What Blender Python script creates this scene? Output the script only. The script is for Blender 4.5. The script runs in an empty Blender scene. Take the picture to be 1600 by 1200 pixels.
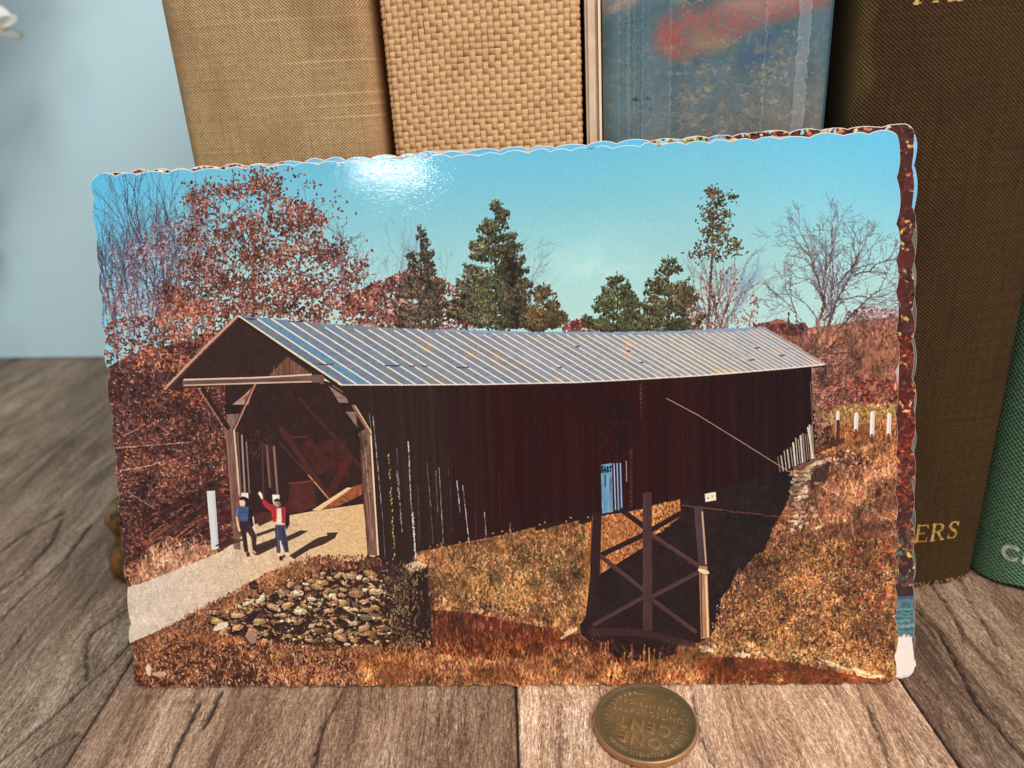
import bpy, bmesh, math, random
import numpy as np
from mathutils import Matrix, Vector

random.seed(5)
scene = bpy.context.scene
C = scene.collection

# ---------------------------------------------------------------- camera
FPX, PITCH, ROLL, CAM_H = 1176.19, 0.370805, -0.061412, 0.111207
def make_camera():
    cam = bpy.data.cameras.new('camera'); ob = bpy.data.objects.new('camera', cam); C.objects.link(ob)
    fw = Vector((0, math.cos(PITCH), -math.sin(PITCH))); up = Vector((0, math.sin(PITCH), math.cos(PITCH))); rt = Vector((1, 0, 0))
    x = rt*math.cos(ROLL)+up*math.sin(ROLL); y = up*math.cos(ROLL)-rt*math.sin(ROLL)
    m = Matrix.Identity(4)
    for i in range(3): m[i][0], m[i][1], m[i][2] = x[i], y[i], -fw[i]
    m[2][3] = CAM_H
    ob.matrix_world = m
    cam.sensor_fit = 'HORIZONTAL'; cam.sensor_width = 36; cam.lens = FPX/1600*36
    cam.clip_start = .01; cam.clip_end = 50
    cam.dof.use_dof = True; cam.dof.focus_distance = .142; cam.dof.aperture_fstop = cam.lens/1.6
    scene.camera = ob
make_camera()

# ---------------------------------------------------------------- light: a room by a window
world = bpy.data.worlds.new('World'); scene.world = world; world.use_nodes = True
wb = world.node_tree.nodes['Background']; wb.inputs[0].default_value = (1.0, .965, .95, 1); wb.inputs[1].default_value = .38
def area(name, loc, target, sx, sy, power, col):
    l = bpy.data.lights.new(name, 'AREA'); l.shape = 'RECTANGLE'; l.size = sx; l.size_y = sy; l.energy = power; l.color = col
    o = bpy.data.objects.new(name, l); C.objects.link(o); o.location = loc
    o.rotation_euler = (Vector(target)-Vector(loc)).to_track_quat('-Z', 'Y').to_euler()
    return o
area('window_light', (.42, -.52, .95), (-.02, .16, .03), .65, .65, 15.5, (1, .97, .93))
area('lamp_light', (-.2815, -.6547, .5333), (-.0206, .149, .099), .095, .030, .36, (1, .97, .92))
scene.view_settings.view_transform = 'Standard'; scene.view_settings.look = 'None'
scene.view_settings.exposure = 0.0; scene.view_settings.gamma = 1.0
scene.render.engine = 'CYCLES'; scene.cycles.use_denoising = True
# ---------------------------------------------------------------- print painter
# The two visible postcards carry flat printed pictures.  They are painted here
# with numpy into generated images (nothing is loaded).  Measured positions on
# the picture are turned into millimetres on the card by HOM.
HOM = [0.1286178084406111, -0.01117362482132427, -14.857557798604292, -0.0007514036489519419, -0.12879157805815092, 138.80144628007392, 5.7175728596333454e-05, -7.610142703951547e-05]
CW, CH = 153.8315, 105.0674          # card size in mm
SP = 11.0                            # print resolution, px per mm
rng = np.random.default_rng(11)

def to_mm(x, y):
    d = HOM[6]*x + HOM[7]*y + 1
    return (HOM[0]*x + HOM[1]*y + HOM[2])/d, (HOM[3]*x + HOM[4]*y + HOM[5])/d

class Canvas:
    def __init__(s, w_mm, h_mm, sp, mapper=None):
        s.sp = sp; s.w = int(w_mm*sp); s.h = int(h_mm*sp); s.hm = h_mm
        s.a = np.zeros((s.h, s.w, 3), np.float32); s.map = mapper or (lambda x, y: (x, y))
        s.k = sp*0.125 if mapper else sp        # canvas px per design unit
        s.stamps = {}
    def P(s, x, y):
        u, v = s.map(np.asarray(x, float), np.asarray(y, float))
        return u*s.sp, (s.hm - v)*s.sp
    def cover(s, pts):
        x, y = s.P([p[0] for p in pts], [p[1] for p in pts])
        x0, x1 = max(0, int(x.min())-1), min(s.w, int(x.max())+2)
        y0, y1 = max(0, int(y.min())-1), min(s.h, int(y.max())+2)
        if x1 <= x0 or y1 <= y0: return None
        SS = 3; acc = np.zeros((y1-y0, x1-x0), np.float32)
        n = len(x)
        for j in range(SS):
            yy = np.arange(y0, y1) + (j+.5)/SS
            cr = np.zeros(((y1-y0), (x1-x0)*SS+1), np.int32)
            for i in range(n):
                xa, ya, xb, yb = x[i], y[i], x[(i+1) % n], y[(i+1) % n]
                if ya == yb: continue
                m = ((ya <= yy) & (yb > yy)) | ((yb <= yy) & (ya > yy))
                r = np.nonzero(m)[0]
                if not len(r): continue
                xi = xa + (yy[r]-ya)*(xb-xa)/(yb-ya)
                c = np.clip(np.ceil((xi-x0)*SS-.5), 0, (x1-x0)*SS).astype(int)
                np.add.at(cr, (r, c), 1)
            ins = (np.cumsum(cr, 1)[:, :-1] & 1).astype(np.float32)
            acc += ins.reshape(y1-y0, x1-x0, SS).mean(2)
        return (y0, y1, x0, x1), acc/SS
    def poly(s, pts, col, alpha=1.0, tex=0, tex2=None):
        c = s.cover(pts)
        if c is None: return
        (y0, y1, x0, x1), m = c
        col = np.asarray(col, np.float32)
        if col.ndim == 1 and tex:
            col = col + fnoise(y1-y0, x1-x0, tex2 or (6, 6))[..., None]*tex
        m = (m*alpha)[..., None]
        s.a[y0:y1, x0:x1] += m*(col - s.a[y0:y1, x0:x1])
    def mask(s, pts):
        M = np.zeros((s.h, s.w), np.float32); c = s.cover(pts)
        if c is not None:
            (y0, y1, x0, x1), m = c; M[y0:y1, x0:x1] = m
        return M
    def stamp(s, l, w, ang):
        key = (round(l*2), round(w*3), round(ang*8/math.pi) % 16)
        t = s.stamps.get(key)
        if t is None:
            l2, w2, a = max(key[0]/4, .5), max(key[1]/6, .35), key[2]*math.pi/8
            r = int(math.ceil(l2+1)); g = np.arange(-r, r+1)
            X, Y = np.meshgrid(g, g); p = X*math.cos(a)+Y*math.sin(a); q = -X*math.sin(a)+Y*math.cos(a)
            d = np.sqrt((p/l2)**2+(q/w2)**2)
            t = np.clip((1.15-d)*max(w2, .6)*1.6, 0, 1).astype(np.float32)[..., None]*min(1, w2/.5)
            s.stamps[key] = t
        return t
    def dabs(s, x, y, l, w, ang, cols, alpha=1.0):
        """x, y, l, w in design units; ang in canvas radians (y down); cols (n,3)"""
        X, Y = s.P(x, y); n = len(X)
        l = np.broadcast_to(np.asarray(l, float)*s.k, n); w = np.broadcast_to(np.asarray(w, float)*s.k, n)
        ang = np.broadcast_to(ang, n); al = np.broadcast_to(alpha, n)
        Xi = np.round(X).astype(int); Yi = np.round(Y).astype(int); a = s.a
        for i in range(n):
            t = s.stamp(l[i], w[i], ang[i]); r = t.shape[0]//2
            cx, cy = Xi[i], Yi[i]
            if cx-r < 0 or cy-r < 0 or cx+r+1 > s.w or cy+r+1 > s.h:
                xa, xb, ya, yb = max(cx-r, 0), min(cx+r+1, s.w), max(cy-r, 0), min(cy+r+1, s.h)
                if xa >= xb or ya >= yb: continue
                t = t[ya-cy+r:yb-cy+r, xa-cx+r:xb-cx+r]; v = a[ya:yb, xa:xb]
            else: v = a[cy-r:cy+r+1, cx-r:cx+r+1]
            v += (t*al[i])*(cols[i]-v)
    def line(s, pts, w, col, alpha=1.0, w1=None):
        """polyline of width w design units (tapering to w1)"""
        x, y = s.P([p[0] for p in pts], [p[1] for p in pts]); col = np.asarray(col, np.float32)
        n = len(x)-1; w1 = w if w1 is None else w1
        for i in range(n):
            ra, rb = [.5*s.k*(w+(w1-w)*t/n) for t in (i, i+1)]
            R = max(ra, rb)+1.5
            xa, xb = int(max(0, min(x[i], x[i+1])-R)), int(min(s.w, max(x[i], x[i+1])+R+1))
            ya, yb = int(max(0, min(y[i], y[i+1])-R)), int(min(s.h, max(y[i], y[i+1])+R+1))
            if xa >= xb or ya >= yb: continue
            X, Y = np.meshgrid(np.arange(xa, xb)+.5, np.arange(ya, yb)+.5)
            dx, dy = x[i+1]-x[i], y[i+1]-y[i]; L2 = dx*dx+dy*dy+1e-9
            t = np.clip(((X-x[i])*dx+(Y-y[i])*dy)/L2, 0, 1)
            d = np.hypot(X-x[i]-t*dx, Y-y[i]-t*dy)
            rr = ra+(rb-ra)*t
            m = (np.clip(rr+.5-d, 0, 1)*np.minimum(1, rr*2)*alpha)[..., None].astype(np.float32)
            v = s.a[ya:yb, xa:xb]; v += m*(col-v)

def blur(a, k):
    w = np.ones(k, np.float32)/k; r = k//2
    for ax in (0, 1):
        p = np.pad(a, [(r, r) if i == ax else (0, 0) for i in range(3)], mode='edge'); c = np.cumsum(p, axis=ax, dtype=np.float64)
        c = np.concatenate([np.zeros_like(np.take(c, [0], ax)), c], ax); n = a.shape[ax]
        a = ((np.take(c, range(k, k+n), ax)-np.take(c, range(0, n), ax))/k).astype(np.float32)
    return a
def warp(cv, amp, cell, mask=None):
    """break up drawn outlines with a small random displacement"""
    h, w = cv.h, cv.w; m = 1.0 if mask is None else mask
    dx = fnoise(h, w, (cell, cell))*amp*m+fnoise(h, w, (cell*.5, cell*.5))*amp*.6*m; dy = fnoise(h, w, (cell, cell))*amp*m+fnoise(h, w, (cell*.5, cell*.5))*amp*.6*m
    X = np.clip(np.arange(w)[None]+dx, 0, w-1.01); Y = np.clip(np.arange(h)[:, None]+dy, 0, h-1.01)
    ix, iy = X.astype(int), Y.astype(int); fx, fy = (X-ix)[..., None], (Y-iy)[..., None]; a = cv.a
    cv.a[:] = ((a[iy, ix]*(1-fx)+a[iy, ix+1]*fx)*(1-fy)+(a[iy+1, ix]*(1-fx)+a[iy+1, ix+1]*fx)*fy).astype(np.float32)

def fnoise(h, w, cell):
    """smooth value noise, about -1..1, cell = (cell height, cell width) in px"""
    gh, gw = int(h/cell[0])+3, int(w/cell[1])+3
    g = rng.normal(0, .6, (gh, gw)).astype(np.float32)
    yy = np.arange(h)/cell[0]; xx = np.arange(w)/cell[1]
    iy = yy.astype(int); ix = xx.astype(int); fy = (yy-iy)[:, None]; fx = (xx-ix)[None]
    fy = fy*fy*(3-2*fy); fx = fx*fx*(3-2*fx)
    A, B = g[iy][:, ix], g[iy][:, ix+1]; C_, D = g[iy+1][:, ix], g[iy+1][:, ix+1]
    return ((A*(1-fx)+B*fx)*(1-fy)+(C_*(1-fx)+D*fx)*fy).astype(np.float32)

def pal(n, *cols, jit=10, p=None):
    c = np.array(cols, np.float32)
    i = rng.choice(len(c), n, p=p)
    out = c[i] + rng.normal(0, jit, (n, 1)) + rng.normal(0, jit*.35, (n, 3))
    return np.clip(out, 0, 255).astype(np.float32)

def inside(pts, x, y):
    r = np.zeros(len(x), bool); n = len(pts)
    for i in range(n):
        (xa, ya), (xb, yb) = pts[i], pts[(i+1) % n]
        if ya == yb: continue
        m = ((ya <= y) & (yb > y)) | ((yb <= y) & (ya > y))
        r ^= m & (x < xa+(y-ya)*(xb-xa)/(yb-ya))
    return r
def scatter(pts, n):
    p = np.array(pts, float); lo, hi = p.min(0), p.max(0)
    x = rng.uniform(lo[0], hi[0], n*3); y = rng.uniform(lo[1], hi[1], n*3)
    m = inside(pts, x, y); return x[m][:n], y[m][:n]
def clumpy(pts, n, cell, power=1.5):
    """scatter with light and dark clumps: returns x, y, clump value 0..1"""
    x, y = scatter(pts, n*2)
    k = fnoise(260, 340, cell); v = k[np.clip((y/5).astype(int), 0, 259), np.clip((x/5).astype(int), 0, 339)]
    v = np.clip(v*.5+.5, 0, 1); keep = rng.random(len(x)) < v**power
    return x[keep][:n], y[keep][:n], v[keep][:n]

def branches(cv, x, y, ang, length, w, col, depth, spread=.5, alpha=.8, shrink=.72, kids=(2, 3)):
    pts = [(x, y)]; a = ang; n = 4
    for i in range(n):
        a += rng.normal(0, .1); x += math.cos(a)*length/n; y -= math.sin(a)*length/n; pts.append((x, y))
    cv.line(pts, w, col, alpha, max(w*.6, .45))
    if depth <= 0: return
    for i in range(rng.integers(kids[0], kids[1]+1)):
        j = rng.integers(2, n+1)
        branches(cv, pts[j][0], pts[j][1], a+rng.normal(0, spread), length*shrink*rng.uniform(.75, 1.15), max(w*.62, .5), col, depth-1, spread, alpha, shrink, kids)

def conifer(cv, cx, top, bot, half, tones, dens=1.0, seed_pow=.9, light=(150, 165, 95), lean=0):
    H = bot-top
    cv.line([(cx, top-2), (cx+lean, bot)], 1.2, tones[0], 1.0, 3)
    nb = int(H*.62*dens); lv = np.sort(rng.random(nb)**.72)
    for i, t in enumerate(lv):
        side = rng.choice([-1, 1]); L = (half*t**seed_pow*rng.uniform(.5, 1.12)+3); y0 = top+t*H; x0 = cx+lean*t
        up = rng.uniform(.05, .38)
        for pas, (tone, off, sz, fr) in enumerate(((tones[0], 2.2, 6.4, 1.0), (tones[1], .4, 5.0, .8), (tones[2], -1.2, 4.0, .55), (light, -2.2, 3.2, .22))):
            n = max(2, int(L*.62*fr)); u = rng.random(n)**.8
            px = x0+side*L*u; py = y0-up*L*u*u+off+rng.normal(0, 1.6+1.2*(1-u), n)
            sun = 1.0 if side < 0 or pas < 2 else .72
            cv.dabs(px, py, sz*rng.uniform(.6, 1.3, n), sz*.36, np.where(rng.random(n) < .5, -side*.5, -math.pi/2*.8)+rng.normal(0, .5, n), pal(n, tone, jit=12)*sun)

def grass(cv, pts, n, cols, l=(4, 9), w=1.6, lean=0.0, cell=(5, 6), power=1.2, dark=(95, 45, 25), clip=None, p=None, spread=.45):
    x, y, v = clumpy(pts, n, cell, power)
    k = len(x); c = pal(k, *cols, jit=14, p=p)
    c *= (.66+.5*v)[:, None]
    sh = rng.random(k) < .26*(1.35-v); c[sh] = pal(int(sh.sum()), dark, jit=10)
    o = np.argsort(y+rng.normal(0, 5, k))
    cv.dabs(x[o], y[o], rng.uniform(l[0], l[1], k), w*rng.uniform(.7, 1.5, k), math.pi/2+lean+rng.normal(0, spread, k), c[o])

def lerp_pts(a, n):
    """n points along polyline a by arc length"""
    a = np.array(a, float); d = np.r_[0, np.cumsum(np.hypot(*np.diff(a, axis=0).T))]
    t = np.linspace(0, d[-1], n); return np.c_[np.interp(t, d, a[:, 0]), np.interp(t, d, a[:, 1])]

def paint_bridge_card():
    cv = Canvas(CW, CH, SP, to_mm); a = cv.a; R = rng
    # ---- sky: colour grid in the print's own height, deeper blue to the left and top
    yy = np.linspace(0, 1, cv.h)[:, None]; xx = np.linspace(0, 1, cv.w)[None]
    t = np.clip(yy/.40, 0, 1)
    c0, c1, c2 = np.array([104, 186, 215]), np.array([160, 209, 210]), np.array([192, 221, 213])
    s1 = np.clip(t*2, 0, 1)[..., None]; s2 = np.clip(t*2-1, 0, 1)[..., None]
    a[:] = (c0*(1-s1)+c1*s1)*(1-s2)+c2*s2
    lf = np.clip((.16-xx)/.16, 0, 1)[..., None]*np.clip(1.1-t*.6, 0, 1)[..., None]
    a += lf*(np.array([84, 186, 232])-a)*.75
    rt = (np.clip((xx-.8)/.2, 0, 1)*np.clip(1-t*1.6, 0, 1))[..., None]
    a += rt*(np.array([92, 190, 228])-a)*.6
    a += fnoise(cv.h, cv.w, (120, 260))[..., None]*4
    cx, cy = cv.P(935, 408); g = np.exp(-(((np.arange(cv.w)[None]-cx)/70)**2+((np.arange(cv.h)[:, None]-cy)/38)**2)*.7)
    a += (g*np.clip(.5+fnoise(cv.h, cv.w, (18, 30)), 0, 1))[..., None]*np.array([18, 10, 6])

    cv.poly([(140, 640), (420, 640), (1060, 640), (1240, 560), (1425, 560), (1425, 1090), (140, 1090)], (118, 70, 50), 1, 14, (8, 8))
    # ---- left bare saplings
    for i in range(52):
        x = R.uniform(150, 335); y = R.uniform(470, 560)
        branches(cv, x, y, math.pi/2+R.normal(.12, .13), R.uniform(60, 105), R.uniform(1.4, 2.6), pal(1, (78, 62, 84), (96, 70, 80), (60, 40, 52))[0], 3, .22, .8, .78)
    x, y = scatter([(150, 290), (330, 300), (360, 520), (160, 520)], 2600)
    pr = R.random(len(x)) < np.clip((y-270)/260, .1, 1); x, y = x[pr], y[pr]; k = len(x)
    cv.dabs(x, y, R.uniform(5, 12, k), .9, math.pi/2+R.normal(.1, .3, k), pal(k, (105, 130, 165), (120, 115, 150), (100, 75, 95), (150, 190, 215), jit=10), .5)
    x, y, v = clumpy([(170, 395), (240, 350), (330, 330), (420, 500), (160, 520), (160, 440)], 2600, (6, 6)); k = len(x)
    cv.dabs(x, y, R.uniform(3, 7, k), 1.9, R.uniform(0, 3.1, k), pal(k, (150, 95, 98), (120, 72, 78), (176, 128, 128), (92, 52, 56), (200, 190, 205), jit=12), .85)
    # ---- brown oak / maple
    tr = (70, 36, 34)
    for (x0, y0, x1, y1, w) in ((395, 500, 398, 400, 4), (398, 430, 360, 340, 2.6), (398, 420, 425, 330, 2.4), (420, 500, 470, 410, 3), (470, 410, 500, 360, 2), (395, 400, 345, 330, 2), (395, 410, 420, 300, 1.8), (470, 420, 470, 340, 2), (440, 470, 400, 390, 2), (430, 440, 540, 400, 1.8), (495, 430, 560, 395, 1.6), (360, 380, 300, 330, 1.6)):
        pts = [(x0+(x1-x0)*t+R.normal(0, 2.5), y0+(y1-y0)*t+R.normal(0, 2)) for t in np.linspace(0, 1, 6)]
        cv.line(pts, w, tr, .95, w*.45)
        for q in range(3): branches(cv, *pts[R.integers(2, 6)], math.pi/2+R.normal(0, .8), 28, w*.5, tr, 2, .5, .8)
    blobs = [(352, 300, 26, 16), (395, 285, 30, 18), (425, 305, 30, 26), (305, 305, 18, 22), (325, 330, 24, 18), (380, 350, 34, 24), (430, 350, 36, 26), (475, 345, 26, 24), (495, 345, 16, 18),
             (335, 385, 30, 26), (385, 400, 38, 26), (440, 395, 38, 30), (490, 390, 30, 26), (520, 405, 22, 26), (300, 420, 28, 26), (345, 440, 36, 24), (400, 450, 40, 26), (455, 450, 38, 26),
             (505, 455, 30, 24), (540, 435, 22, 24), (565, 412, 14, 18), (555, 470, 26, 20), (310, 470, 32, 24), (365, 480, 36, 20), (430, 485, 40, 18), (500, 490, 40, 16), (270, 470, 26, 30), (590, 455, 12, 14), (455, 320, 22, 16), (300, 380, 18, 22)]
    order = [(b, q) for b in blobs for q in range(3)]; R.shuffle(order)
    for (bx, by, rx, ry), q in order:
        bx, by, rx, ry = map(float, (bx, by, rx, ry))
        n = int(rx*ry*.075*(1.2 if by > 420 else 1)); ox, oy = bx+R.normal(0, rx*.3), by+R.normal(0, ry*.3)
        x = ox+R.normal(0, rx*.5, n); y = oy+R.normal(0, ry*.5, n)
        tone = [(92, 42, 40), (138, 68, 52), (172, 92, 66)][q]
        n = int(n*1.5); x = ox+R.normal(0, rx*.5, n); y = oy+R.normal(0, ry*.5, n)
        cv.dabs(x, y, R.uniform(3.4, 6.6, n), R.uniform(1.8, 3.0, n), R.uniform(0, 3.1, n), pal(n, tone, (112, 52, 46), jit=14))
        m = n//5; cv.dabs(x[:m]+1, y[:m]-1, 3, 1.8, R.uniform(0, 3, m), pal(m, (216, 158, 128), (196, 118, 84), jit=12))
    for i in range(130):                        # stray leaves round the crown
        t = R.uniform(0, 2*math.pi); cv.dabs([415+math.cos(t)*R.uniform(120, 165)], [385-abs(math.sin(t))*R.uniform(100, 128)], [R.uniform(3, 6)], [2.6], [R.uniform(0, 3)], pal(1, (100, 48, 48), (140, 80, 66)))
    # ---- reddish thicket between oak and the conifers, faint bare twigs above it
    for i in range(26):
        branches(cv, R.choice([545, 560, 620, 640, 655, 690, 740, 800, 820])+R.normal(0, 8), R.uniform(455, 500), math.pi/2+R.normal(0, .25), R.uniform(35, 55), 1.3, (112, 110, 128), 3, .35, .5)
    for i in range(900):
        pass
    x, y, v = clumpy([(520, 470), (590, 440), (640, 420), (700, 440), (740, 470), (745, 516), (540, 516)], 2300, (4, 5), 1.1); k = len(x)
    cv.dabs(x, y, R.uniform(4, 8, k), R.uniform(2, 3.6, k), R.uniform(0, 3.1, k), pal(k, (142, 78, 68), (166, 96, 80), (108, 52, 50), (196, 140, 124), (88, 42, 42), jit=12, p=[.3, .22, .25, .08, .15]))
    # ---- conifers
    conifer(cv, 657, 352, 512, 44, [(56, 46, 40), (84, 78, 58), (112, 106, 76)], .75, .8, (150, 140, 110))
    conifer(cv, 774, 314, 514, 66, [(52, 42, 36), (80, 84, 54), (108, 118, 72)], 1.35, .66, (158, 172, 108))
    x, y = scatter([(782, 390), (800, 400), (824, 470), (826, 512), (800, 512)], 130); cv.dabs(x, y, 7, 3.4, R.uniform(0, 3, len(x)), pal(len(x), (52, 34, 34), (62, 48, 40), jit=8))
    conifer(cv, 850, 442, 514, 36, [(62, 46, 36), (96, 78, 48), (122, 102, 60)], 1.3, .7, (150, 128, 78))
    x, y = scatter([(880, 505), (910, 498), (935, 508), (935, 520), (880, 520)], 160); cv.dabs(x, y, 5, 3, R.uniform(0, 3, len(x)), pal(len(x), (140, 66, 48), (112, 50, 42), jit=8))
    conifer(cv, 964, 426, 518, 50, [(44, 42, 34), (70, 80, 46), (98, 112, 60)], 1.1, .75, (140, 160, 84))
    conifer(cv, 1044, 400, 518, 54, [(50, 42, 36), (78, 82, 50), (108, 116, 66)], 1.0, .62, (150, 162, 92))
    # tall thin pine
    cv.line([(1115, 330), (1112, 400), (1106, 515)], 2.2, (112, 78, 70), .9, 4.5)
    for (px, py, r, n) in ((1112, 298, 9, 26), (1120, 312, 16, 46), (1145, 308, 8, 14), (1112, 332, 18, 56), (1135, 335, 8, 16), (1122, 352, 22, 70), (1100, 360, 8, 14), (1118, 372, 16, 40), (1140, 378, 12, 18), (1105, 388, 18, 34), (1145, 392, 14, 26), (1085, 398, 14, 22), (1120, 396, 16, 20), (1152, 380, 6, 12)):
        x = px+R.normal(0, r*.55, n); y = py+R.normal(0, r*.4, n)
        n = int(n*1.7); x = px+R.normal(0, r*.52, n); y = py+R.normal(0, r*.42, n)
        cv.dabs(x, y, R.uniform(3.4, 6.5, n), 2.2, R.uniform(-.9, .9, n)-math.pi/2*R.integers(0, 2, n), pal(n, (60, 50, 38), (84, 74, 48), (78, 52, 44), (116, 102, 66), jit=10))
    # rusty bare tree beside it
    for i in range(16):
        branches(cv, 1118+R.normal(0, 9), 518, math.pi/2+R.normal(-.1, .42), R.uniform(40, 62), 2, pal(1, (118, 72, 66), (140, 104, 104), (150, 120, 124))[0], 3, .32, .75)
    x, y, v = clumpy([(1075, 470), (1110, 430), (1160, 410), (1185, 470), (1180, 518), (1070, 518)], 520, (4, 4)); k = len(x)
    cv.dabs(x, y, R.uniform(3, 8, k), 1.7, math.pi/2+R.normal(0, .6, k), pal(k, (150, 92, 80), (110, 60, 56), (186, 150, 144), jit=12))
    for i in range(10): branches(cv, 1140+R.normal(0, 12), 505, math.pi/2-R.uniform(.05, .45), R.uniform(40, 55), 1.1, (120, 150, 178), 3, .2, .5)
    # ---- right hillside
    hill = [(1175, 510), (1215, 498), (1260, 512), (1300, 508), (1340, 500), (1420, 492), (1420, 720), (1240, 720)]
    cv.poly(hill, (158, 98, 74), 1, 14, (8, 8))
    x, y = scatter([(1175, 505), (1260, 506), (1262, 524), (1190, 520)], 260); cv.dabs(x, y, 5, 3, R.uniform(0, 3, len(x)), pal(len(x), (122, 66, 56), (98, 50, 46), jit=9))
    x, y = scatter([(1320, 490), (1350, 478), (1405, 486), (1405, 520), (1320, 516)], 420); cv.dabs(x, y, 5, 2.6, R.uniform(0, 3, len(x)), pal(len(x), (150, 100, 108), (170, 128, 130), (120, 70, 76), jit=9), .8)
    grass(cv, [(1255, 520), (1420, 500), (1420, 620), (1280, 620)], 2600, [(196, 128, 96), (208, 146, 112), (184, 104, 66), (170, 96, 66)], (4, 9), 1.6, .1, dark=(128, 70, 60), power=.8, spread=.7)
    x, y, v = clumpy([(1285, 590), (1330, 585), (1420, 598), (1420, 634), (1320, 640), (1280, 660)], 800, (3, 4)); k = len(x)
    cv.dabs(x, y, R.uniform(4, 8, k), 3, R.uniform(0, 3, k), pal(k, (168, 62, 42), (122, 44, 38), (196, 92, 58), (100, 48, 44), jit=10))
    x, y, v = clumpy([(1262, 560), (1340, 560), (1360, 600), (1330, 650), (1272, 680)], 1400, (3, 4)); k = len(x)
    cv.dabs(x, y, R.uniform(5, 12, k), 1.5, R.uniform(-.8, .8, k)-.5, pal(k, (178, 128, 120), (120, 66, 62), (150, 84, 70), (84, 42, 40), jit=10))
    # big bare tree
    tc = (88, 62, 66)
    for (x0, y0, x1, y1, w) in ((1272, 560, 1284, 470, 5), (1284, 470, 1290, 400, 3.4), (1286, 545, 1310, 450, 4), (1310, 450, 1345, 395, 2.8), (1290, 500, 1330, 430, 3), (1300, 520, 1370, 455, 2.6), (1262, 520, 1235, 470, 2.4), (1292, 540, 1300, 440, 3), (1330, 430, 1395, 405, 2.2), (1284, 450, 1262, 385, 2), (1310, 470, 1390, 460, 1.8), (1290, 480, 1272, 420, 2), (1300, 450, 1300, 385, 2)):
        pts = [(x0+(x1-x0)*t+R.normal(0, 2.2), y0+(y1-y0)*t+R.normal(0, 2)) for t in np.linspace(0, 1, 6)]
        cv.line(pts, w, tc, .95, w*.5)
        if w > 3: cv.line([(p[0]-.8, p[1]) for p in pts], 1, (176, 140, 132), .6)
        base = math.atan2(-(y1-y0), x1-x0)
        for q in range(6): branches(cv, *pts[R.integers(1, 6)], base+R.normal(0, .5), R.uniform(24, 44), max(1, w*.42), pal(1, (98, 68, 66), (96, 84, 100))[0], 3, .5, .8, .7)
    for i in range(12): branches(cv, 1268+R.normal(0, 10), 560, math.pi/2+R.normal(-.5, .7), R.uniform(30, 60), 1.8, pal(1, (150, 104, 96), (96, 56, 54))[0], 2, .5, .8)
    cv.line([(1232, 488), (1232, 528)], 2.2, (96, 60, 62))
    for q in range(3): cv.line([(1395, 510), (1380, 520), (1378, 532), (1372, 545)], 1.8, (110, 54, 52), .9)
    # yellow band and posts
    grass(cv, [(1280, 640), (1340, 632), (1420, 630), (1420, 672), (1300, 676)], 760, [(190, 160, 84), (206, 168, 92), (164, 138, 70)], (3, 7), 2.2, 0, dark=(130, 80, 50), power=.7)
    field = [(1255, 700), (1290, 668), (1420, 655), (1420, 1080), (1080, 1080), (1100, 990), (1180, 880), (1230, 790)]
    cv.poly(field, (128, 76, 48), 1, 14, (8, 8))
    grass(cv, [(1262, 690), (1300, 662), (1420, 650), (1420, 760), (1260, 740)], 2600, [(206, 136, 76), (214, 152, 88), (190, 112, 60), (196, 106, 60)], (3, 7), 2, 0, dark=(120, 58, 34), power=.8)
    for px, top, bot, w in ((1309, 642, 676, 5), (1338, 644, 672, 6), (1363, 642, 680, 6.5), (1389, 645, 679, 6)):
        cv.line([(px, top+w/2), (px-1, bot)], w, (232, 226, 214)); cv.line([(px+w*.2, top+2), (px-1+w*.2, bot)], 1, (170, 150, 140), .6)
        cv.line([(px-1, bot), (px-1, bot+10)], 4.5, (96, 44, 34), .8)
    cv.line([(1309, 658), (1309, 690)], 5, (84, 40, 34)); cv.poly([(1285, 690), (1320, 684), (1318, 692), (1288, 702)], (72, 38, 34), .8)
    cv.line([(1380, 662), (1402, 662)], 1, (226, 206, 180), .8)
    x, y, v = clumpy([(1270, 680), (1296, 665), (1305, 690), (1275, 715)], 260, (3, 3)); cv.dabs(x, y, 5, 3, R.uniform(0, 3, len(x)), pal(len(x), (66, 32, 32), (110, 58, 40), jit=8))
    x, y, v = clumpy([(1278, 712), (1330, 700), (1360, 720), (1340, 745), (1290, 770)], 560, (3, 3)); k = len(x)
    cv.dabs(x, y, 5, 3, R.uniform(0, 3, k), pal(k, (84, 44, 42), (150, 90, 56), (120, 60, 48), (206, 160, 120), jit=8))
    grass(cv, [(1245, 760), (1290, 735), (1420, 720), (1420, 860), (1225, 860), (1200, 830)], 8000, [(212, 144, 96), (198, 120, 72), (180, 98, 58), (220, 170, 124), (160, 88, 58)], (4, 11), 1.5, 0, dark=(116, 56, 40), power=1.0, spread=.45, cell=(7, 7))
    grass(cv, [(1195, 845), (1420, 840), (1420, 1060), (1100, 1050), (1110, 985), (1130, 940)], 15000, [(206, 136, 70), (192, 118, 56), (160, 102, 48), (176, 92, 46), (222, 164, 96), (142, 106, 50), (126, 72, 42)], (3, 9), 1.9, 0, dark=(88, 46, 32), power=1.3, spread=.75, cell=(7, 9))
    x, y = scatter([(1100, 900), (1420, 880), (1420, 1040), (1100, 1030)], 950); k = len(x); cv.dabs(x, y, R.uniform(2.5, 5, k), 1.5, R.uniform(0, 3, k), pal(k, (236, 196, 140), (226, 176, 150), jit=10))
    x, y = scatter([(1320, 860), (1410, 840), (1410, 960), (1340, 950)], 46); cv.dabs(x, y, 9, 6, R.uniform(0, 3, len(x)), pal(len(x), (170, 60, 42), jit=10), .45)
    # ---- left woods
    wood = [(150, 560), (170, 500), (230, 492), (300, 480), (372, 490), (372, 880), (330, 862), (205, 915), (150, 915)]
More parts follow.
